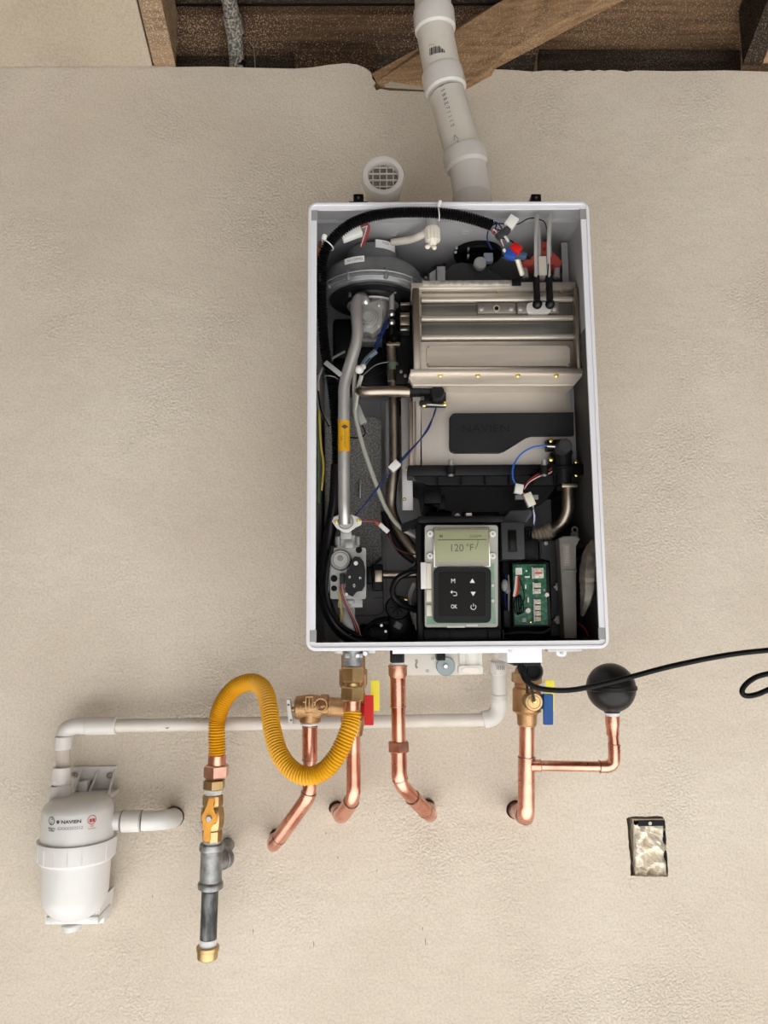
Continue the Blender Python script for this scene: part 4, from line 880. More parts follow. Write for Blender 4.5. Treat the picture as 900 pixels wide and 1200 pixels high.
# ---- power switch box
b = MB(); b.bx(587, 612, 615.5, 655, .308, .24, .0015); b.poly([(587, 612), (598, 599), (622, 598), (616, 612)], .28, .24, .001); sw = b.build('switch_box', DKGREY, H, 'dark grey box with a rocker switch')
b = MB(); b.bx(595, 621, 606, 647, .3095, .30, .0006); b.build('switch_frame', BLACK, sw); b = MB(); b.bx(597, 624, 604.5, 644, .3125, .30, .001); b.build('rocker', GLOSS, sw)
b = MB(); b.poly([(586, 610), (598, 598.5), (622, 597.5), (624, 603), (617, 612)], .262, .22, .001); b.build('switch_hood', mat('mid_grey', (.11, .11, .12), .5), sw)
for i in range(4): wire([(617 + i * 2.2, 617, .262), (613 + i * 3, 625, .258), (617 + i * 2, 633, .25)], 1.4, BLACK, 'black_wire')
b = MB(); b.bx(588, 655, 604, 735, .262, .235, .002); b.bx(612, 632, 632, 656, .24, .22, .001); b.build('shelf', BLACK2, H)
b = MB(); b.bx(616, 634, 634, 652, .232, .225, .001); b.build('terminal_pad', mat('taupe', (.16, .14, .13), .5), H)
b = MB(); b.poly([(633, 634), (656, 634), (658, 745), (646, 745), (646, 656), (633, 656)], .245, .22, .002); b.build('board_tray', DKGREY, H); screw(640, 636.5, 2.6, .2475, W_GREY)
# ---- small circuit board
b = MB(); b.bx(599.5, 659, 646, 734, .285, .26, .001); pt = b.build('board_housing', BLACK2, H)
DB = .29
b = MB(); b.bx(601, 661.5, 642, 732, DB, DB - .0035, .0004); pb = b.build('circuit_board', PCB, H, 'green circuit board with relays')
b = MB(); b.bx(604, 665.5, 612, 673.5, DB + .0005, DB, 0); b.build('board_label', OFFW, pb, smooth=0)
CONN = mat('relay_cream', (.60, .56, .48), .4, 0, (.40, .34, .27), 300, .45, .6)
for x0, y0, w_, h_ in ((625, 665.5, 12.5, 12), (626, 683, 8, 5.5), (626, 690, 8, 5.5), (627, 702.5, 7, 5.5), (627, 709.3, 7, 5.5), (627, 716, 7, 5.5), (627, 722.5, 7, 5.5)):
    b = MB(); b.bx(x0, y0, x0 + w_, y0 + h_, DB + .008, DB, .0008); b.build('relay', CONN, pb)
    b = MB(); b.bx(x0 + 2, y0 + h_ * .42, x0 + w_ - 2, y0 + h_ * .58, DB + .0085, DB + .007, 0); b.build('relay_slot', RUST if w_ < 12 else PRINTR, pb, smooth=0)
    b = MB(); b.bx(x0 - 1.5, y0 - .7, x0 - .2, y0 + h_ + .6, DB + .006, DB, 0); b.build('relay_edge', OFFW, pb, smooth=0)
for (x0, y0, x1, y1, m_) in ((616, 668, 618, 670, OFFW), (615, 675, 621, 677, OFFW), (606, 678, 608, 680, W_GREY), (615, 685, 617, 690, OFFW), (618, 700, 620, 706, OFFW), (612, 724, 617, 729, W_GREY), (621, 728, 623, 730, GOLD), (637, 690, 639, 693, W_GREY)):
    b = MB(); b.bx(x0, y0, x1, y1, DB + .002, DB, .0003); b.build('chip', m_, pb)
b = MB(); b.disc(619, 715.5, 3.2, DB + .009, DB, 16); b.disc(641, 697, 2.6, DB + .004, DB, 12); b.build('capacitor', CREAM, pb)
for i in range(5):
    wire([(605 + i * .7, 675, .302), (603.5 + i, 690, .304), (602 + i * .8, 699, .303)], 1.1, (OFFW, W_PINK, W_ORG, W_RED, W_RED)[i], 'board_wire', pb)
    wire([(605 + i * 1.1, 697, .303), (602.5 + i * 2.6, 708, .306), (604 + i * 2.2, 717, .305), (606, 719 + i * .4, .302)], .8, BLACK, 'board_wire', pb)
wire([(608, 676, .3), (613, 690, .304), (614, 702, .303), (608, 716, .3)], .7, BLACK, 'board_wire', pb)
for i in range(5): wire([(590 + i * 1.4, 674, .28), (587 + i * 2.4, 690, .282), (588 + i * 2, 704, .278), (592 + i, 715, .27)], 1.2, (BLACK, BLACK, W_BLUE, BLACK, W_GREY)[i], 'harness_wire')
b = MB(); b.sph(P(591.5, 686, .285), 4.6 * mpp(686, .285), 1.6, 14); b.sph(P(595, 692, .284), 3.4 * mpp(686, .285), 1.2, 12); b.build('grommet', W_GREY, H)
for y0 in (683, 722): b = MB(); b.bx(651, y0, 662, y0 + 9, .255, .24, .001); b.bx(649, y0 + 3, 653, y0 + 6, .258, .24, .001); b.build('plug_connector', W_GREY, H)
wire([(656, 690, .25), (658, 706, .255), (654, 722, .25)], .9, mat('teal_wire', (.06, .18, .15), .4))
wire([(575, 745, .262), (610, 741, .27), (636, 741, .27), (650, 733, .262)], 1.6, DKGREY, 'tray_lip')
# ---- power supply bar
b = MB(); b.poly([(655.5, 631), (660, 628.5), (676, 628), (680, 632), (676, 636), (674, 640), (676, 748), (662, 748)], .285, .255, .0012); ps_ = b.build('controller_bar', GREASE, H, 'dusty grey-brown vertical housing')
b = MB(); b.bx(659.5, 637.5, 668.5, 663, .2856, .285, 0); b.build('bar_label', mat('bar_label', (.22, .19, .16), .6), ps_, smooth=0)
b = MB()
for i in range(9): b.bx(662.5, 640 + i * 2.3, 666.5, 641 + i * 2.3, .2859, .2853, 0)
b.build('bar_label_print', W_GREY, ps_, smooth=0)
b = MB(); b.torus(P(673.5, 621, .26), (0, 1, 0), 3.3 * mpp(620, .26), .0014, 16, 6); b.bx(669, 624, 678, 632, .262, .256); b.build('mount_eye', GREASE, ps_)
b = MB(); b.bx(661, 668, 676, 670, .2865, .28, .0004); b.build('housing_step', GREASE, ps_)
# ---- crumpled bag of spare parts
b = MB(); q = [P(*v) for v in ((694, 633, .305), (691, 648, .305), (688, 670, .308), (687, 695, .308), (684, 712, .30), (682, 722, .295))]
path = resample(catmull(q, 8), .003); n_ = len(path)
b.sweep(path, [.002 + .0125 * math.sin(math.pi * min(1, (i / n_) ** .8 * .97 + .03)) for i in range(n_)], 14)
b.bm.verts.ensure_lookup_table()
col_r = [random.uniform(.62, 1.2) for _ in range(14)]; cen = {}
for i, v in enumerate(b.bm.verts):
    c_i = path[min(i // 14, n_ - 1)]; v.co = c_i + (v.co - c_i) * (col_r[i % 14] + random.uniform(-.06, .06))
b.build('parts_bag', BAG, H, 'crumpled dusty plastic bag beside the grey housing', smooth=20)
wire([(676, 641, .28), (688, 638, .30), (694, 634, .305)], 2.2, BLACK); wire([(676, 655, .28), (684, 650, .29), (692, 640, .30)], 1.8, BLACK); wire([(676, 730, .27), (684, 735, .28), (690, 746, .28)], .8, W_RED)
b = MB(); b.bx(676, 646, 682, 740, .25, .05, .003); b.build('side_channel', BLACK, H)
# dark mass filling the lower rear of the case
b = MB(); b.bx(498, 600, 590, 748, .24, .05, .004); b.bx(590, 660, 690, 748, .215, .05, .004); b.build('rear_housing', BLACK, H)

# nothing inside may poke through the case walls
def inside(o):
    for ch in o.children:
        if ch.name.split('.')[0] in ('case', 'rim', 'rim_bead', 'corner_notch', 'cover_latch', 'cable_tie'): continue
        if ch.type == 'MESH':
            for v in ch.data.vertices:
                v.co.x = max(X0 + .0035, min(X1 - .0052, v.co.x))
                if v.co.z + Z0 > Z1 - .003 and v.co.y - .02 > -DR: v.co.z = Z1 - .003 - Z0
                if v.co.y > -.004: v.co.y = -.004
        inside(ch)
inside(H)

# ================================================================== UNDER THE HEATER
# gas inlet stub of the heater
zb = Z0
b = MB(); b.cyl((413.5, 757, .235), (413.5, 781, .235), 11.5, 20); b.bx(404, 766, 425, 771, .25, .22); gi = b.build('gas_stub', GALV, H, 'cast grey gas inlet stub under the case')
b = MB(); b.disc(428, 766, 3, .25, .235, 12); b.disc(419, 768.5, 2.4, .255, .24, 10); b.build('test_screw', CHROME, gi)
b = MB(); b.cyl((413.5, 778, .235), (413.5, 782, .235), 9.8, 20); b.build('thread_tape', TEFLON, gi)
for q in (397, 436): b = MB(); b.bx(q - 4, 761, q + 4, 765.5, .30, .28, .0006); b.build('bottom_tab', STEELB, H)
b = MB(); b.bx(594, 757, 635.5, 776.5, .29, .2, .001); b.build('junction_cover', WHITE, H, 'white junction box cover under the case')
b = MB(); b.bx(458, 759, 474, 777, .21, .19, .002)
for i in range(6): b.bx(457 + i * 2.7, 762, 458.6 + i * 2.7, 776, .216, .20, .0003)
b.build('drain_plug', BLACK2, H, 'ribbed black drain plug nut')
b = MB(); b.rpoly(652, 758, 664, 769.5, 4, .30, .297, .0005); tb = b.build('mounting_tab', WHITE, H); screw(658.5, 765, 2, .302, STEELB, tb)
b = MB(); b.bx(642, 759, 682, 763.5, .31, .29, .0005); b.build('bottom_seam', STEELB, H)
b = MB(); b.bx(460, 757, 600, 765, .29, .285, .0005); b.build('bottom_lip', WHITE, H)
b = MB(); b.tube([(552, 759, .2), (552, 787, .2)], 13.5, 20, 1); b.bx(538, 762, 566, 785, .215, .19, .003); tp_ = b.build('condensate_trap', mat('frosted_white', (.62, .60, .54), .35), H, 'frosted white trap cup under the case')
b = MB(); b.rpoly(537.5, 780, 566, 790.5, 3, .222, .20, .001); b.build('trap_cap', PVC, tp_); b = MB(); b.rpoly(542, 782.5, 561, 788.5, 2, .2235, .2, .0008); b.build('trap_recess', CREAM, tp_)

# wall bracket with details
t = thing('mounting_bracket', 'white steel wall bracket with keyholes below the heater case', 'bracket', P(520, 790, 0))
b = MB(); b.bx(472, 757, 546, 791, .0045, .0005, .0008); b.build('plate', WPLATE, t)
b = MB(); b.tube([(487.5, 773, .005), (488.5, 776, .0052), (487.5, 780, .0052), (489, 783, .005)], 1.2, 8); b.disc(501, 786.5, 2, .006, .004, 10); b.disc(507, 772, 1.8, .006, .004, 10); b.build('keyhole', STEELB, t)
b = MB(); b.disc(522.5, 781, 11, .012, .0045, 32, .05); b.build('washer', WASHER, t, 'large blue-grey zinc washer')
b = MB(); b.disc(522.5, 781, 3.4, .017, .011, 6, .2); b.build('screw_head', CHROME, t)
b = MB(); b.bx(512, 752, 522, 774, .05, .005, .001); b.build('black_plug', BLACK, t)

# ================================================================== HELPERS FOR PIPES
def ring(T, px, py, px2, py2, d, r, m_=COPPER_D, name='solder_ring'):
    b = MB(); b.cyl((px, py, d), (px2, py2, d), r, 24); b.build(name, m_, T)

# ---- condensate line (white pvc along the wall)
dc = .05
t = thing('condensate_pipe', 'white plastic condensate pipe running along the wall to the filter', 'pipe', P(300, 848, .02))
b = MB(); b.tube([(130, 850.5, dc), (568, 843.5, dc)], 7.6, 20, 1); b.build('pipe', PVC, t)
for q in (180, 262, 335, 500):
    pass
b = MB(); b.tube([(585, 763, dc + .02), (585, 815, dc + .01)], 8, 20, 2); up = b.build('riser', PVC, t)
b = MB(); b.lat((584.5, 775, dc + .02), (585, 822, dc + .008), [(0, 8.2), (.0, 10), (.3, 10), (.32, 8.7), (.8, 8.7), (.82, 9.8), (1, 9.8)], 24); b.build('union', PVC2, up)
b = MB(); b.bx(580, 779, 592, 786, dc + .0365, dc + .03, .0004); b.build('bar_label', OFFW, up)
b = MB()
for i in range(5): b.bx(582 + i * 2, 780, 583 + i * 2, 785, dc + .0372, dc + .036, 0)
b.build('bar_print', PRINTG, up, smooth=0)
b = MB(); b.tube([(585, 816, dc + .01), (584, 830, dc + .002), (578, 840, dc), (566, 843.5, dc)], 10, 24, 6); b.build('elbow', PVC2, t)
b = MB(); b.tube([(136, 850.4, dc), (104, 850.8, dc), (88, 851, dc), (78, 856, dc), (75, 868, dc + .002), (74.5, 877, dc + .004)], 9.6, 24, 6); b.build('elbow', PVC2, t)
ring(t, 137, 850.4, 101, 850.9, dc, 10.4, PVC2, 'socket'); ring(t, 75, 862, 74.5, 878, dc + .003, 10.2, PVC2, 'socket')
b = MB(); b.tube([(74.5, 875, dc + .004), (73.5, 904, dc + .012)], 7.6, 20, 1); b.build('pipe', mat('clear_pvc', (.62, .55, .49), .25), t, 'short slightly pink clear pipe length')
b = MB()
for q, yy in (((198, 850)), (233, 845)), : pass
b.poly([(228, 842), (238, 841), (236, 845), (231, 846.5)], dc + .0118, dc + .010); b.poly([(193, 853), (199, 852), (196, 854.5)], dc + .0118, dc + .009); b.build('dirt_smudge', mat('dirt', (.25, .19, .13), .8), t, smooth=0)

# ---- neutralizer filter
t = thing('water_filter', 'white plastic filter canister with printed label hanging on the wall at left', 'filter', P(88, 1090, .09))
df_ = .085
def vz(py): return P(88, py, df_).z
kf = mpp(1000, df_); cxf = P(90, 1000, df_).x
def latz(mb, prof, n=40, cx=cxf, cy=-df_):
    rings = []
    for py, r in prof: rings.append(mb._ring(Vector((cx, cy, vz(py))), Vector((1, 0, 0)), Vector((0, 1, 0)), r * kf, n))
    for a, b_ in zip(rings, rings[1:]):
        for i in range(n): mb.bm.faces.new((a[i], a[(i + 1) % n], b_[(i + 1) % n], b_[i]))
    mb.bm.faces.new(rings[0]); mb.bm.faces.new(list(reversed(rings[-1]))); return mb
tilt = 0
b = MB(); latz(b, [(934, 27), (936, 32), (941, 37.5), (945, 39.3), (947, 40.2), (983, 40.8)]); hd = b.build('head', FILT, t)
b = MB(); latz(b, [(981, 41), (981.2, 44), (984, 44.4), (1003, 43.6), (1006, 41), (1006.5, 38)]); b.build('locking_ring', FILT, t)
b = MB(); latz(b, [(1004, 38.8), (1010, 38.5), (1045, 37), (1055, 35), (1063, 31), (1070, 25), (1074, 17), (1076, 8)]); b.build('bowl', FILT, t)
b = MB()
for i in range(22):
    a = R_(-160 + i * 6.5) if i < 22 else 0
    q = Vector((cxf + 43.9 * kf * math.cos(a), -df_ + 43.9 * kf * math.sin(a), 0))
    if i % 3 == 0: b.sweep([q + Vector((0, 0, vz(1002))), q + Vector((0, 0, vz(985)))], .0012, 6)
b.build('grip_rib', FILT, t)
b = MB(); b.bx(53, 1050, 122, 1083, .05, .012, .004); b.poly([(55, 1062), (60, 1062), (62, 1083), (53, 1083)], .09, .02, .002); b.poly([(108, 1060), (118, 1055), (114, 1083), (105, 1083)], .09, .02, .002); b.bx(53, 1075, 115, 1083.5, .095, .03, .003); b.build('base_cradle', FILT, t)
b = MB(); b.cyl((84, 1082, .075), (84, 1089.5, .075), 11, 24); b.cyl((84, 1086, .075), (84, 1091, .075), 8, 8); b.build('drain_cap', FILT, t)
# bracket
b = MB(); b.poly([(84, 899), (136, 898), (128, 940), (84, 940)], .006, .0005, .001); br = b.build('wall_plate', FILT, t)
for px0, px1 in ((96, 84), (116, 102), (135, 126)):
    b = MB(); q = [P(px0, 901, .007), P(px1, 931, .007), P(px1, 935, .05)]
    vs = [[b.bm.verts.new(v + Vector((o_, 0, 0))) for v in q] for o_ in (-.0018, .0018)]
    b.bm.faces.new(vs[0]); b.bm.faces.new(list(reversed(vs[1])))
    for i in range(3): b.bm.faces.new((vs[0][i], vs[0][(i + 1) % 3], vs[1][(i + 1) % 3], vs[1][i]))
    b.build('gusset', FILT, t, smooth=0)
b = MB(); b.bx(82, 931, 130, 936, .05, .004, .001); b.build('bracket_shelf', FILT, t)
b = MB(); b.bx(91, 917, 102, 930, .03, .008, .001); b.cyl((94, 933, .055), (94, 936, .055), 8, 18); b.build('clip', FILT, t)
for q in ((86, 909), (128, 909)): b = MB(); b.disc(*q, 3.6, .010, .0055, 14, .3); b.disc(*q, 1.6, .011, .008, 6); b.build('screw', RUST, t)
# inlet
di_ = dc + .018; 
b = MB(); b.lat((73, 899, di_), (72, 915, di_), [(0, 9), (.0, 10.3), (.9, 10.6), (1, 9.5)], 24); b.build('inlet_nut', PVC2, t)
b = MB(); b.lat((72, 913, di_), (72, 922, di_), [(0, 9), (.1, 10.8), (.3, 10.8), (.5, 9.8), (1, 10.6)], 8); b.build('inlet_hex', FILT, t); ring(t, 71.5, 919.5, 71.4, 921.5, di_, 10.4, PRINT, 'seal_ring')
b = MB(); b.lat((71.5, 921, di_), (71, 940, di_ + .003), [(0, 11.5), (.1, 12.3), (1, 12.8)], 28); b.build('inlet_neck', FILT, t)
# outlet
b = MB(); b.tube([(120, 962, .075), (150, 962, .07)], 10.5, 24, 1); b.build('outlet_neck', FILT, t)
# label
wr_ = (cxf, -df_, 40.75 * kf)
dl = df_ + 40.7 * kf
text('NAVIEN', 83, 963.7, 3.6, dl, PRINT, 'brand_text', t, wrap=wr_, sx_=1.25, bold=.03)
text('GXXX502212', 81.5, 971.2, 3.5, dl, PRINTG, 'model_text', t, wrap=wr_)
def wdisc(px, py, r0, r1, m_, nm):
    b = MB(); cc = P(px, py, dl); kk = mpp(py, dl); n = 24
    def q(r, a): x = cc.x + r * kk * math.cos(a); z_ = cc.z + r * kk * math.sin(a); th = (x - cxf) / wr_[2]; return b.bm.verts.new((cxf + wr_[2] * math.sin(th), -df_ - wr_[2] * math.cos(th), z_))
    o1 = [q(r1, 2 * math.pi * i / n) for i in range(n)]
    if r0 > 0:
        i1 = [q(r0, 2 * math.pi * i / n) for i in range(n)]
        for i in range(n): b.bm.faces.new((i1[i], i1[(i + 1) % n], o1[(i + 1) % n], o1[i]))
    else: b.bm.faces.new(o1)
    return b.build(nm, m_, t, smooth=0)
wdisc(58.5, 963, 3.9, 4.7, PRINT, 'round_mark'); wdisc(106.5, 963.5, 4.6, 5.3, PRINTR, 'round_mark'); wdisc(67.5, 963.7, 0, 2.0, PRINT, 'brand_dot')
text('A', 59.5, 961, 3, dl, PRINT, 'mark_text', t, wrap=wr_); text('U', 58, 965.5, 3, dl, PRINT, 'mark_text', t, wrap=wr_)
text('MADE IN', 58.5, 971.8, 1.8, dl, PRINT, 'mark_text', t, wrap=wr_, bold=.02); text('KOREA', 58.5, 974.6, 1.8, dl, PRINT, 'mark_text', t, wrap=wr_, bold=.03)
text('■■', 106.8, 964.5, 3.4, dl, PRINTR, 'mark_text', t, wrap=wr_, sx_=.8, bold=.03); text('NSF', 106.5, 971, 1.8, dl, PRINTR, 'mark_text', t, wrap=wr_); text('Certified', 106.5, 973.8, 1.8, dl, PRINTR, 'mark_text', t, wrap=wr_)

# outlet pipe to wall
t = thing('filter_outlet_pipe', 'short white elbow pipe from the filter into the wall', 'pipe', P(203, 957, 0))
b = MB(); b.tube([(166, 962, .068), (183, 961.5, .062), (196, 960, .045), (203, 958.5, .015), (203, 957, -.03)], 11.3, 24, 6); b.build('elbow', FILT, t)
b = MB(); b.tube([(144, 962.5, .07), (166, 962, .068)], 12.2, 24, 1); b.build('coupling', PVC2, t)
ring(t, 142, 962.5, 145, 962.5, .07, 12.5, PRINTG, 'dark_joint'); ring(t, 165, 962, 166.6, 962, .068, 12.3, mat('dark_joint', (.28, .26, .22), .6), 'dark_joint')

# ---- gas line
dg = .10; dgh = dg
t = thing('gas_supply_pipe', 'galvanised gas pipe with brass shutoff valve and orange lever left of the copper pipes', 'pipe', P(250, 1120, dg))
b = MB(); b.lat((249.5, 931, dg), (248.5, 985, dg), [(0, 10.5), (.02, 12), (.22, 12), (.25, 10.8), (.30, 12.6), (.45, 13.8), (.6, 13.6), (.72, 12.2), (.76, 10.8), (.78, 11.6), (1, 11.2)], 8); vb = b.build('valve_body', BRASS, t, 'brass ball valve body')
ring(t, 250.5, 924, 249.5, 933, dg, 9.6, TEFLON, 'thread_tape'); ring(t, 248.5, 983, 248, 991, dg, 10, TEFLON, 'thread_tape'); ring(t, 244, 1099, 243.6, 1110, dg, 10, TEFLON, 'thread_tape')
b = MB(); b.hexn((251.2, 913, dg), (250.8, 925, dg), 13); b.build('brass_nut', BRASS, t)
b = MB(); b.cyl((244.5, 959, dg + .015), (244.2, 959, dg + .034), 6, 16); b.build('stem', BRASS, vb)
hd_ = dg + .04
b = MB(); b.poly([(244, 937), (247, 934.5), (251, 935), (251.5, 941), (249, 949), (253.5, 953), (255, 959), (253, 965), (247, 969), (246.5, 973), (246.5, 985), (243.5, 987), (239.5, 986), (238, 983), (239.5, 970), (236, 962), (236.5, 955), (241, 950)], hd_, hd_ - .005, .0015); lv = b.build('lever', ORANGE, t, 'orange lever handle')
b = MB(); b.disc(244.3, 960, 3.8, hd_ + .004, hd_ - .001, 6, .2); b.build('lever_nut', STEELB, lv)
b = MB(); b.lat((248.5, 988, dg), (246.5, 1042, dg), [(0, 12), (.01, 14), (.12, 14.6), (.15, 14), (.17, 12.6), (.82, 12.6), (.84, 14), (.88, 14.8), (.97, 14.5), (1, 12)], 32); te = b.build('tee', GALV, t, 'galvanised tee fitting')
b = MB(); a0 = P(248, 1012, dg); b.sweep([a0, a0 + Vector((.008, .012, .001)), a0 + Vector((.013, .022, .001)), a0 + Vector((.0135, .0225, .001)), a0 + Vector((.018, .032, .001))], [.0165, .0165, .0165, .0185, .018], 24); b.sweep([a0 + Vector((.006, .03, .001)), a0 + Vector((.008, .0995, .002))], .0125, 20); b.build('tee_branch', GALV, te)
b = MB(); b.lat((246.3, 1040, dg), (244, 1101, dg), [(0, 10), (.06, 9.6), (.07, 10.2), (.08, 9.7), (.97, 9.7), (1, 9.3)], 28); b.build('nipple', IRON_D, t, 'dark steel nipple')
b = MB(); b.lat((243.6, 1108, dg), (243, 1124, dg), [(0, 12), (.05, 13.2), (.3, 13.2), (.35, 12.2), (.9, 11.8), (1, 10)], 28); cp_ = b.build('end_cap', BRASS, t, 'brass drip cap')
b = MB(); b.cyl((243, 1123, dg), (243, 1127, dg), 4, 4); b.build('plug_square', COPPER_D, cp_)
# flex connector
t = thing('flexible_gas_hose', 'yellow corrugated gas connector hose looping to the heater inlet', 'hose', P(254, 897, dg))
b = MB(); b.rib([(254.5, 886, dg), (254, 862, dg), (255, 842, dg), (262, 822, dg + .012), (277, 805, dg + .025), (296, 799.5, dg + .04), (309, 808, dg + .055), (315, 828, dg + .075), (319, 855, dg + .095), (327, 882, dg + .115), (342, 902, dg + .13), (361, 909.5, dg + .14), (380, 903, dg + .145), (396, 884, dg + .148), (407, 860, dg + .145), (412, 843, dg + .138), (413, 833, dg + .135)], 10.2, .0047, .17, 20)
b.build('corrugated_sleeve', YELLOW, t, smooth=80)
b = MB(); b.cyl((254.5, 884, dg), (254, 897, dg), 10.4, 24); b.build('ferrule', COPPER, t)
b = MB(); b.hexn((253.6, 896, dg), (253.2, 911, dg), 15); b.build('flare_nut', mat('pink_brass', (.66, .36, .27), .3, 1, (.78, .50, .38), 40), t, 'pinkish brass flare nut')
dh = .235
b = MB(); b.cyl((413, 820, dh), (413, 834, dh), 9.8, 24); b.build('ferrule', COPPER, t)
b = MB(); b.hexn((413.2, 804, dh), (413, 821, dh), 14.6); b.build('flare_nut', BRASS, t)
b = MB(); b.hexn((413.5, 781, dh), (413.5, 799.5, dh), 13.6); b.cyl((413.5, 799, dh), (413.4, 805, dh), 9.5, 20); b.build('adapter_nut', BRASS, t)

# ---- relief valve + copper discharge
dr = .17
t = thing('relief_valve', 'bronze pressure relief valve with white lever beside the gas hose', 'valve', P(363, 850, dr))
b = MB(); b.lat((345.5, 829, dr), (378, 829, dr), [(0, 9), (.05, 13), (.55, 15), (.85, 14), (1, 10)], 26); b.cyl((363.5, 828, dr), (363.5, 847, dr), 12.2, 24); b.build('body', BRONZE, t)
b = MB(); b.cyl((375, 826, dr), (386, 826, dr), 12.2, 8); b.torus(P(376, 826, dr + .018), (0, 1, 0), 7 * mpp(826, dr), .002, 20, 6); b.cyl((384, 828, dr), (404, 829, dr), 11, 20); b.build('side_port', BRONZE, t)
b = MB(); de = dr + 15.2 * mpp(828, dr)
for q in ((357.5, 817, 359, 836), (365.5, 817, 367, 836), (357.5, 816, 367, 817.5), (357.5, 835, 367, 836.5), (354.5, 822, 358, 823.5), (354.5, 829, 358, 830.5), (366, 822, 370, 823.5), (366, 829, 370, 830.5), (361.5, 817, 363, 836)): b.bx(*q, de, de - .004, .0003)
b.build('cast_mark', BRONZE, t)
b = MB(); b.poly([(335.5, 820), (339.5, 820), (343.5, 849), (340.5, 851), (338, 850)], dr + .012, dr - .006, .0008); lv = b.build('test_lever', OFFW, t, 'white metal test lever'); 
b = MB(); b.cyl((340, 832, dr), (347, 831, dr), 3, 12); b.build('lever_stem', BRASS, t)
for q in ((338, 826), (341, 844)): b = MB(); b.disc(*q, 1.3, dr + .0125, dr + .01, 8); b.build('rivet', PRINT, lv)
t = thing('hot_water_valve', 'bronze hot water valve body behind the yellow gas hose with red and yellow handles', 'valve', P(413, 850, .15))
b = MB(); b.lat((414, 766, .16), (414, 862, .16), [(0, 10), (.02, 14), (.18, 14), (.2, 16.5), (.38, 16.5), (.42, 12), (.5, 14.5), (.82, 14.5), (.9, 12), (1, 10.5)], 24); b.build('body', BRONZE, t)
b = MB(); b.hexn((414, 789, .16), (414, 806, .16), 17.5); b.build('union_nut', mat('bronze_nut', (.46, .27, .16), .4, 1, (.6, .38, .24), 30), t)
b = MB(); b.bx(424, 826, 434, 839, .178, .165); b.rpoly(427, 815, 437.8, 850, 1, .185, .178, .0008); b.build('handle', RED, t, 'red handle')
b = MB(); b.rpoly(434.5, 797.5, 444.7, 833, 1, .150, .143, .0008); b.build('handle', YELLOW2, t, 'yellow handle')
b = MB(); b.bx(426, 818, 437, 828, .149, .144, .0006); b.build('handle_arm', YELLOW2, t)

def copper(label, pts, r, fittings, name='copper_pipe', nut=None, foot=None, m_=COPPER):
    t = thing(name, label, 'pipe', P(pts[-1][0], pts[-1][1], 0) if foot is None else foot)
    b = MB(); w_ = [P(*p) for p in pts]
    # straight runs with tight rounded corners
    path = [w_[0]]
    for i in range(1, len(w_) - 1):
        a, c, e = w_[i - 1], w_[i], w_[i + 1]; q = min(.02, (a - c).length * .45, (e - c).length * .45)
        A, B = c + (a - c).normalized() * q, c + (e - c).normalized() * q
        for s in range(7): u = s / 6; path.append(A.lerp(c, u).lerp(c.lerp(B, u), u))
    path.append(w_[-1]); k = r * mpp(pts[0][1], pts[0][2])
    b.sweep(path, k, 24); b.build('pipe', m_, t)
    # fittings: sleeve between arc positions (metres along path)
    cum = [0]
    for a, c in zip(path, path[1:]): cum.append(cum[-1] + (c - a).length)
    def at(s):
        for i in range(len(cum) - 1):
            if s <= cum[i + 1] + 1e-9:
                u = (s - cum[i]) / max(1e-9, cum[i + 1] - cum[i]); return path[i].lerp(path[i + 1], max(0, min(1, u)))
        return path[-1]
    tot = cum[-1]
    for f0, f1 in fittings:
        s0, s1 = f0 * tot, f1 * tot
        ss = [s0] + [c for c in cum if s0 < c < s1] + [s1]
        b = MB(); b.sweep([at(s) for s in ss], k * 1.10, 24); fo_ = b.build('fitting', m_, t)
        for s in (s0, s1):
            e = .0009; b = MB(); b.sweep([at(max(0, s - e)), at(min(tot, s + e))], k * 1.14, 24); b.build('solder_joint', SOLD, t)
    return t
SOLD = mat('solder', (.28, .17, .12), .4, 1, (.55, .45, .38), 90)
dcp = .15
T1 = copper('copper discharge pipe under the relief valve, bending down left into the wall', [(363, 846, .17), (363, 932, .17), (320, 992, .09), (324, 979, -.03)], 8.0, [(.02, .16), (.30, .62), (.78, .97)])
ring(T1, 363, 846, 363, 850, .17, 11, TEFLON, 'thread_tape')
T2 = copper('copper hot water pipe dropping behind the yellow hose bend', [(414, 855, .15), (414.5, 935, .15), (400, 957, .09), (394, 947, -.03)], 8.3, [(.40, .66), (.70, .97)])
T3 = copper('copper pipe with hex union under the black plug, bending down right', [(466, 786, .17), (468, 918, .17), (504, 956, .09), (501, 944, -.03)], 8.2, [(.02, .14), (.28, .42), (.55, .67), (.75, .96)])
b = MB(); b.hexn((467, 869, .17), (467.3, 881, .17), 13.5); b.build('hex_union', COPPER_D, T3)
b = MB(); b.lat((466, 779, .17), (466.2, 795, .17), [(0, 9.5), (.05, 11.5), (.15, 11.5), (.2, 10.8), (.7, 10.8), (1, 8.8)], 24); b.build('female_adapter', COPPER_D, T3)
ring(T3, 466, 775, 466, 780, .17, 8.6, TEFLON, 'thread_tape')
T4 = copper('copper cold water pipe with side branch to the black ball', [(617.5, 846, .16), (616.5, 958, .15), (604, 949, -.02)], 9.0, [(.18, .50), (.58, .94)])
b = MB(); w0 = [P(617, 897, .16), P(722, 896, .16)]
b.sweep([P(618, 897, .16), P(712, 898.5, .16)] , 6 * mpp(897, .16), 20); b.build('branch_pipe', COPPER, T4)
b = MB(); b.sweep(catmull([P(*q) for q in ((703, 898.5, .16), (713, 898, .16), (719, 893, .16), (720, 882, .16), (719.5, 872, .16))], 6), 7.1 * mpp(897, .16), 20); b.build('branch_elbow', COPPER, T4)
b = MB(); b.sweep([P(719.5, 876, .16), P(718, 850, .16)], 6.2 * mpp(860, .16), 20); b.build('branch_riser', COPPER, T4)
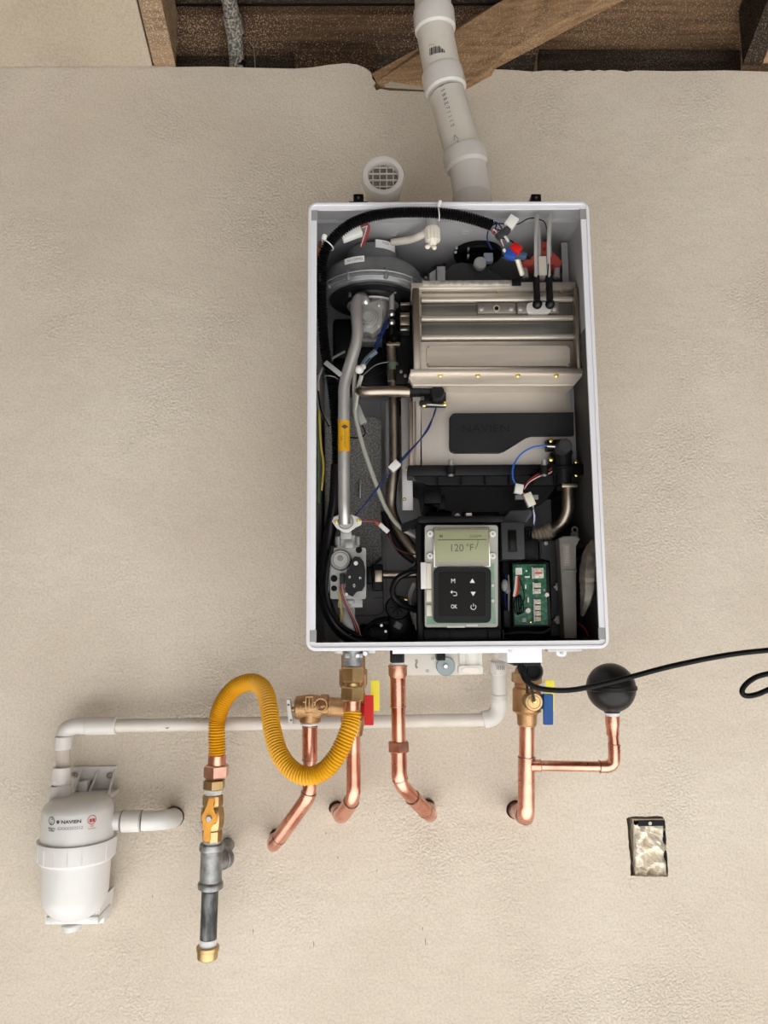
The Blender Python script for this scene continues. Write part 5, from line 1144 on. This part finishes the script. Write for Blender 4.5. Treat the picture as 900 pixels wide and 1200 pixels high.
b = MB(); b.lat((718.3, 862, .16), (717.7, 839, .16), [(0, 6.8), (.02, 7.3), (.4, 7.4), (.6, 8.4), (1, 8.6)], 24); b.build('branch_adapter', COPPER, T4)
b = MB(); b.sweep([P(622, 897, .16), P(633, 897.2, .16)], 7 * mpp(897, .16), 20); b.build('tee_socket', COPPER, T4)
for a, c in (((702, 898.4), (703.5, 898.4)), ((632.5, 897.2), (634, 897.2))): ring(T4, *a, *c, .16, 7.4, SOLD, 'solder_joint')
ring(T4, 719.8, 872, 719.7, 873.4, .16, 7.4, SOLD, 'solder_joint')
# ball
t = thing('pressure_ball', 'matte black plastic ball arrestor standing on the copper branch at right', 'ball', P(718, 838, .16))
kb = mpp(806, .16); cb = P(716, 806, .16)
b = MB(); rbl = 28.5 * kb
prof = []
N = 24
A, Bt = cb + Vector((0, 0, rbl)), cb - Vector((0, 0, rbl * 1.0))
for i in range(N + 1):
    a = math.pi * i / N; r_ = math.sin(a) * rbl; tt = (1 - math.cos(a)) / 2
    if i > N - 4: r_ = max(r_, 9 * kb)
    prof.append((tt, r_))
b.lathe(A, Bt, prof, 40); b.build('ball', RUBBER, t)
b = MB(); b.lathe(cb + Vector((0, 0, .0045)), cb - Vector((0, 0, .004)), [(0, rbl * 1.0), (.2, rbl * 1.045), (.8, rbl * 1.045), (1, rbl * 1.0)], 40); b.build('seam_band', BLACK2, t)
b = MB(); b.lathe(cb - Vector((0, 0, rbl * .96)), P(717.5, 836, .16), [(0, 9 * kb), (1, 8 * kb)], 24); b.build('neck', RUBBER, t)
b = MB(); b.cyl((717.6, 834, .16), (717.8, 839.5, .16), 8.8, 24); b.build('white_collar', TEFLON, t)

# ---- cold valve
t = thing('cold_water_valve', 'bronze cold water valve with blue and yellow handles under the heater', 'valve', P(617, 846, .16))
b = MB(); b.lat((617, 764, .16), (617.5, 851, .16), [(0, 10), (.20, 11), (.22, 13), (.28, 14.2), (.48, 14.2), (.5, 16.5), (.80, 16.5), (.84, 11.8), (.98, 11), (1, 9.5)], 26); b.build('body', BRONZE, t)
b = MB(); b.hexn((617, 788, .16), (617, 801, .16), 18.5); b.build('union_nut', BRONZE, t)
b = MB(); b.disc(626, 823, 11, .205, .165, 32, .12); b.build('drain_disc', BRASS, t, 'round brass drain cap'); b = MB(); b.disc(627, 822.5, 3, .212, .2, 12, .3); b.build('drain_stem', GOLD, t)
b = MB(); b.torus(P(626, 823, .2055), (0, 1, 0), 7.5 * mpp(823, .205), .0007, 28, 6); b.build('disc_groove', BRONZE, t)
b = MB(); b.bx(634, 814, 640, 831, .172, .16, .001); b.rpoly(637.5, 813.5, 648.3, 849.5, 1, .18, .172, .0008); b.build('handle', BLUE, t, 'blue handle')
b = MB(); b.rpoly(638.5, 797.5, 649.5, 834, 1, .145, .138, .0008); b.build('handle', YELLOW2, t, 'yellow handle')
b = MB(); b.bx(630, 800, 640, 812, .15, .14, .001); b.build('handle_arm', OFFW, t)
# conduit connector
t = thing('cable_gland', 'black plastic cable gland with open mouth under the white junction cover', 'cable gland', P(620, 777, .24))
b = MB(); b.bx(602, 776.5, 634, 780, .26, .2, .0008); b.lathe(P(625, 786, .22), P(625, 787, .262), [(0, 11 * .0014), (.85, 11 * .0014), (1, 10 * .0014), (1, 8 * .0014), (.6, 7.6 * .0014)], 24); b.build('gland_body', BLACK2, t)
b = MB(); b.lathe(P(612, 777, .25), P(613, 790, .255), [(0, .009), (.5, .0085), (1, .0055)], 18); b.build('strain_relief', BLACK, t)
# power cord
b = MB(); cd = [(611, 776, .262), (611.5, 786, .268), (616, 797, .275), (627, 805, .28), (645, 808.5, .283), (670, 808.5, .285), (700, 803, .287), (740, 793, .288), (790, 780, .288), (850, 768, .288), (900, 762, .288), (960, 758, .288), (985, 768, .285), (960, 780, .28), (900, 789.5, .275), (880, 797, .275), (870, 808, .275), (873, 815, .275), (886, 814, .275), (905, 806, .275), (960, 780, .27), (1100, 700, .27), (1300, 650, .25)]
b.tube(cd, 3.1, 12, 10)
tag(b.build('power_cord', BLACK, off=P(611, 776, .262)), 'black power cord running from the cable gland off to the right past the ball', 'cord')
b = MB(); b.tube([(612, 779, .265), (614, 790, .27), (621, 800, .272), (624, 812, .25), (626, 821, .214)], 1.9, 10); b.tube([(613, 786, .27), (617, 800, .268), (617.5, 812, .24)], 1.6, 8)
tag(b.build('tether_strap', BLACK, off=P(618, 812, .25)), 'thin black strap hooked onto the brass drain cap of the cold valve', 'strap')

# ---- outlet box in the wall, stuffed with paper
t = thing('junction_box', 'small open wall box stuffed with crumpled paper at lower right', 'junction box', P(764, 1030, -.04))
b = MB(); a0, a1 = P(741, 960, 0), P(787, 1031, 0)
ob_ = [(a0.x + .001, a1.z + .001), (a1.x - .001, a1.z + .001), (a1.x - .001, a0.z - .001), (a0.x + .001, a0.z - .001)]
ib_ = [(a0.x + .003, a1.z + .003), (a1.x - .003, a1.z + .003), (a1.x - .003, a0.z - .003), (a0.x + .003, a0.z - .003)]
shell(ob_, ib_, .003, .044, b); b.box(a0.x + .002, a1.x - .002, .040, .044, a1.z + .002, a0.z - .002); b.build('box', mat('dusty_box', (.30, .25, .18), .8, 0, (.40, .34, .26), 60), t, smooth=0)
b = MB(); b.box(a1.x - .0065, a1.x - .0032, .0005, .030, a1.z + .006, a0.z - .004); b.build('box_edge', BLACK, t, smooth=0)
b = MB(); b.bx(748, 961.5, 780, 968, -.002, -.005, .0004); bb_ = b.build('ear', BLACK, t, smooth=0); b = MB(); b.disc(762, 965, 2.2, -.001, -.004, 12); b.build('screw', STEELB, t)
b = MB(); NX, NZ = 19, 27; grid = []
L0, L1 = P(741.5, 966, 0), P(785.5, 1029, 0)
from mathutils import noise as mn
for j in range(NZ):
    row = []
    for i in range(NX):
        u, v = i / (NX - 1), j / (NZ - 1)
        x = L0.x + (L1.x - L0.x) * u; z_ = L0.z + (L1.z - L0.z) * v
        if j == 0: z_ -= .005 * abs(math.sin(u * 7)) + (.010 if .5 < u < .62 else 0)
        f = abs(mn.noise(Vector((u * 3.2, v * 4.2, 1.3)))) * 2 + abs(mn.noise(Vector((u * 8, v * 9, 4.1)))) * .8      # sharp creases where the noise folds
        y = .0015 + .012 * f + .003 * (1 - v) + .010 * math.exp(-((u - .42 + .30 * (v - .4)) / .055) ** 2) * (v < .85)
        row.append(b.bm.verts.new((x, max(y, .0015), z_)))
    grid.append(row)
for j in range(NZ - 1):
    for i in range(NX - 1):
        b.bm.faces.new((grid[j][i], grid[j + 1][i], grid[j + 1][i + 1])); b.bm.faces.new((grid[j][i], grid[j + 1][i + 1], grid[j][i + 1]))
o = b.build('crumpled_paper', PAPER, smooth=12, off=P(764, 1028, -.01)); o.modifiers.new('thick', 'SOLIDIFY').thickness = .0006
tag(o, 'crumpled cream paper stuffed in the open wall box at lower right', 'paper')
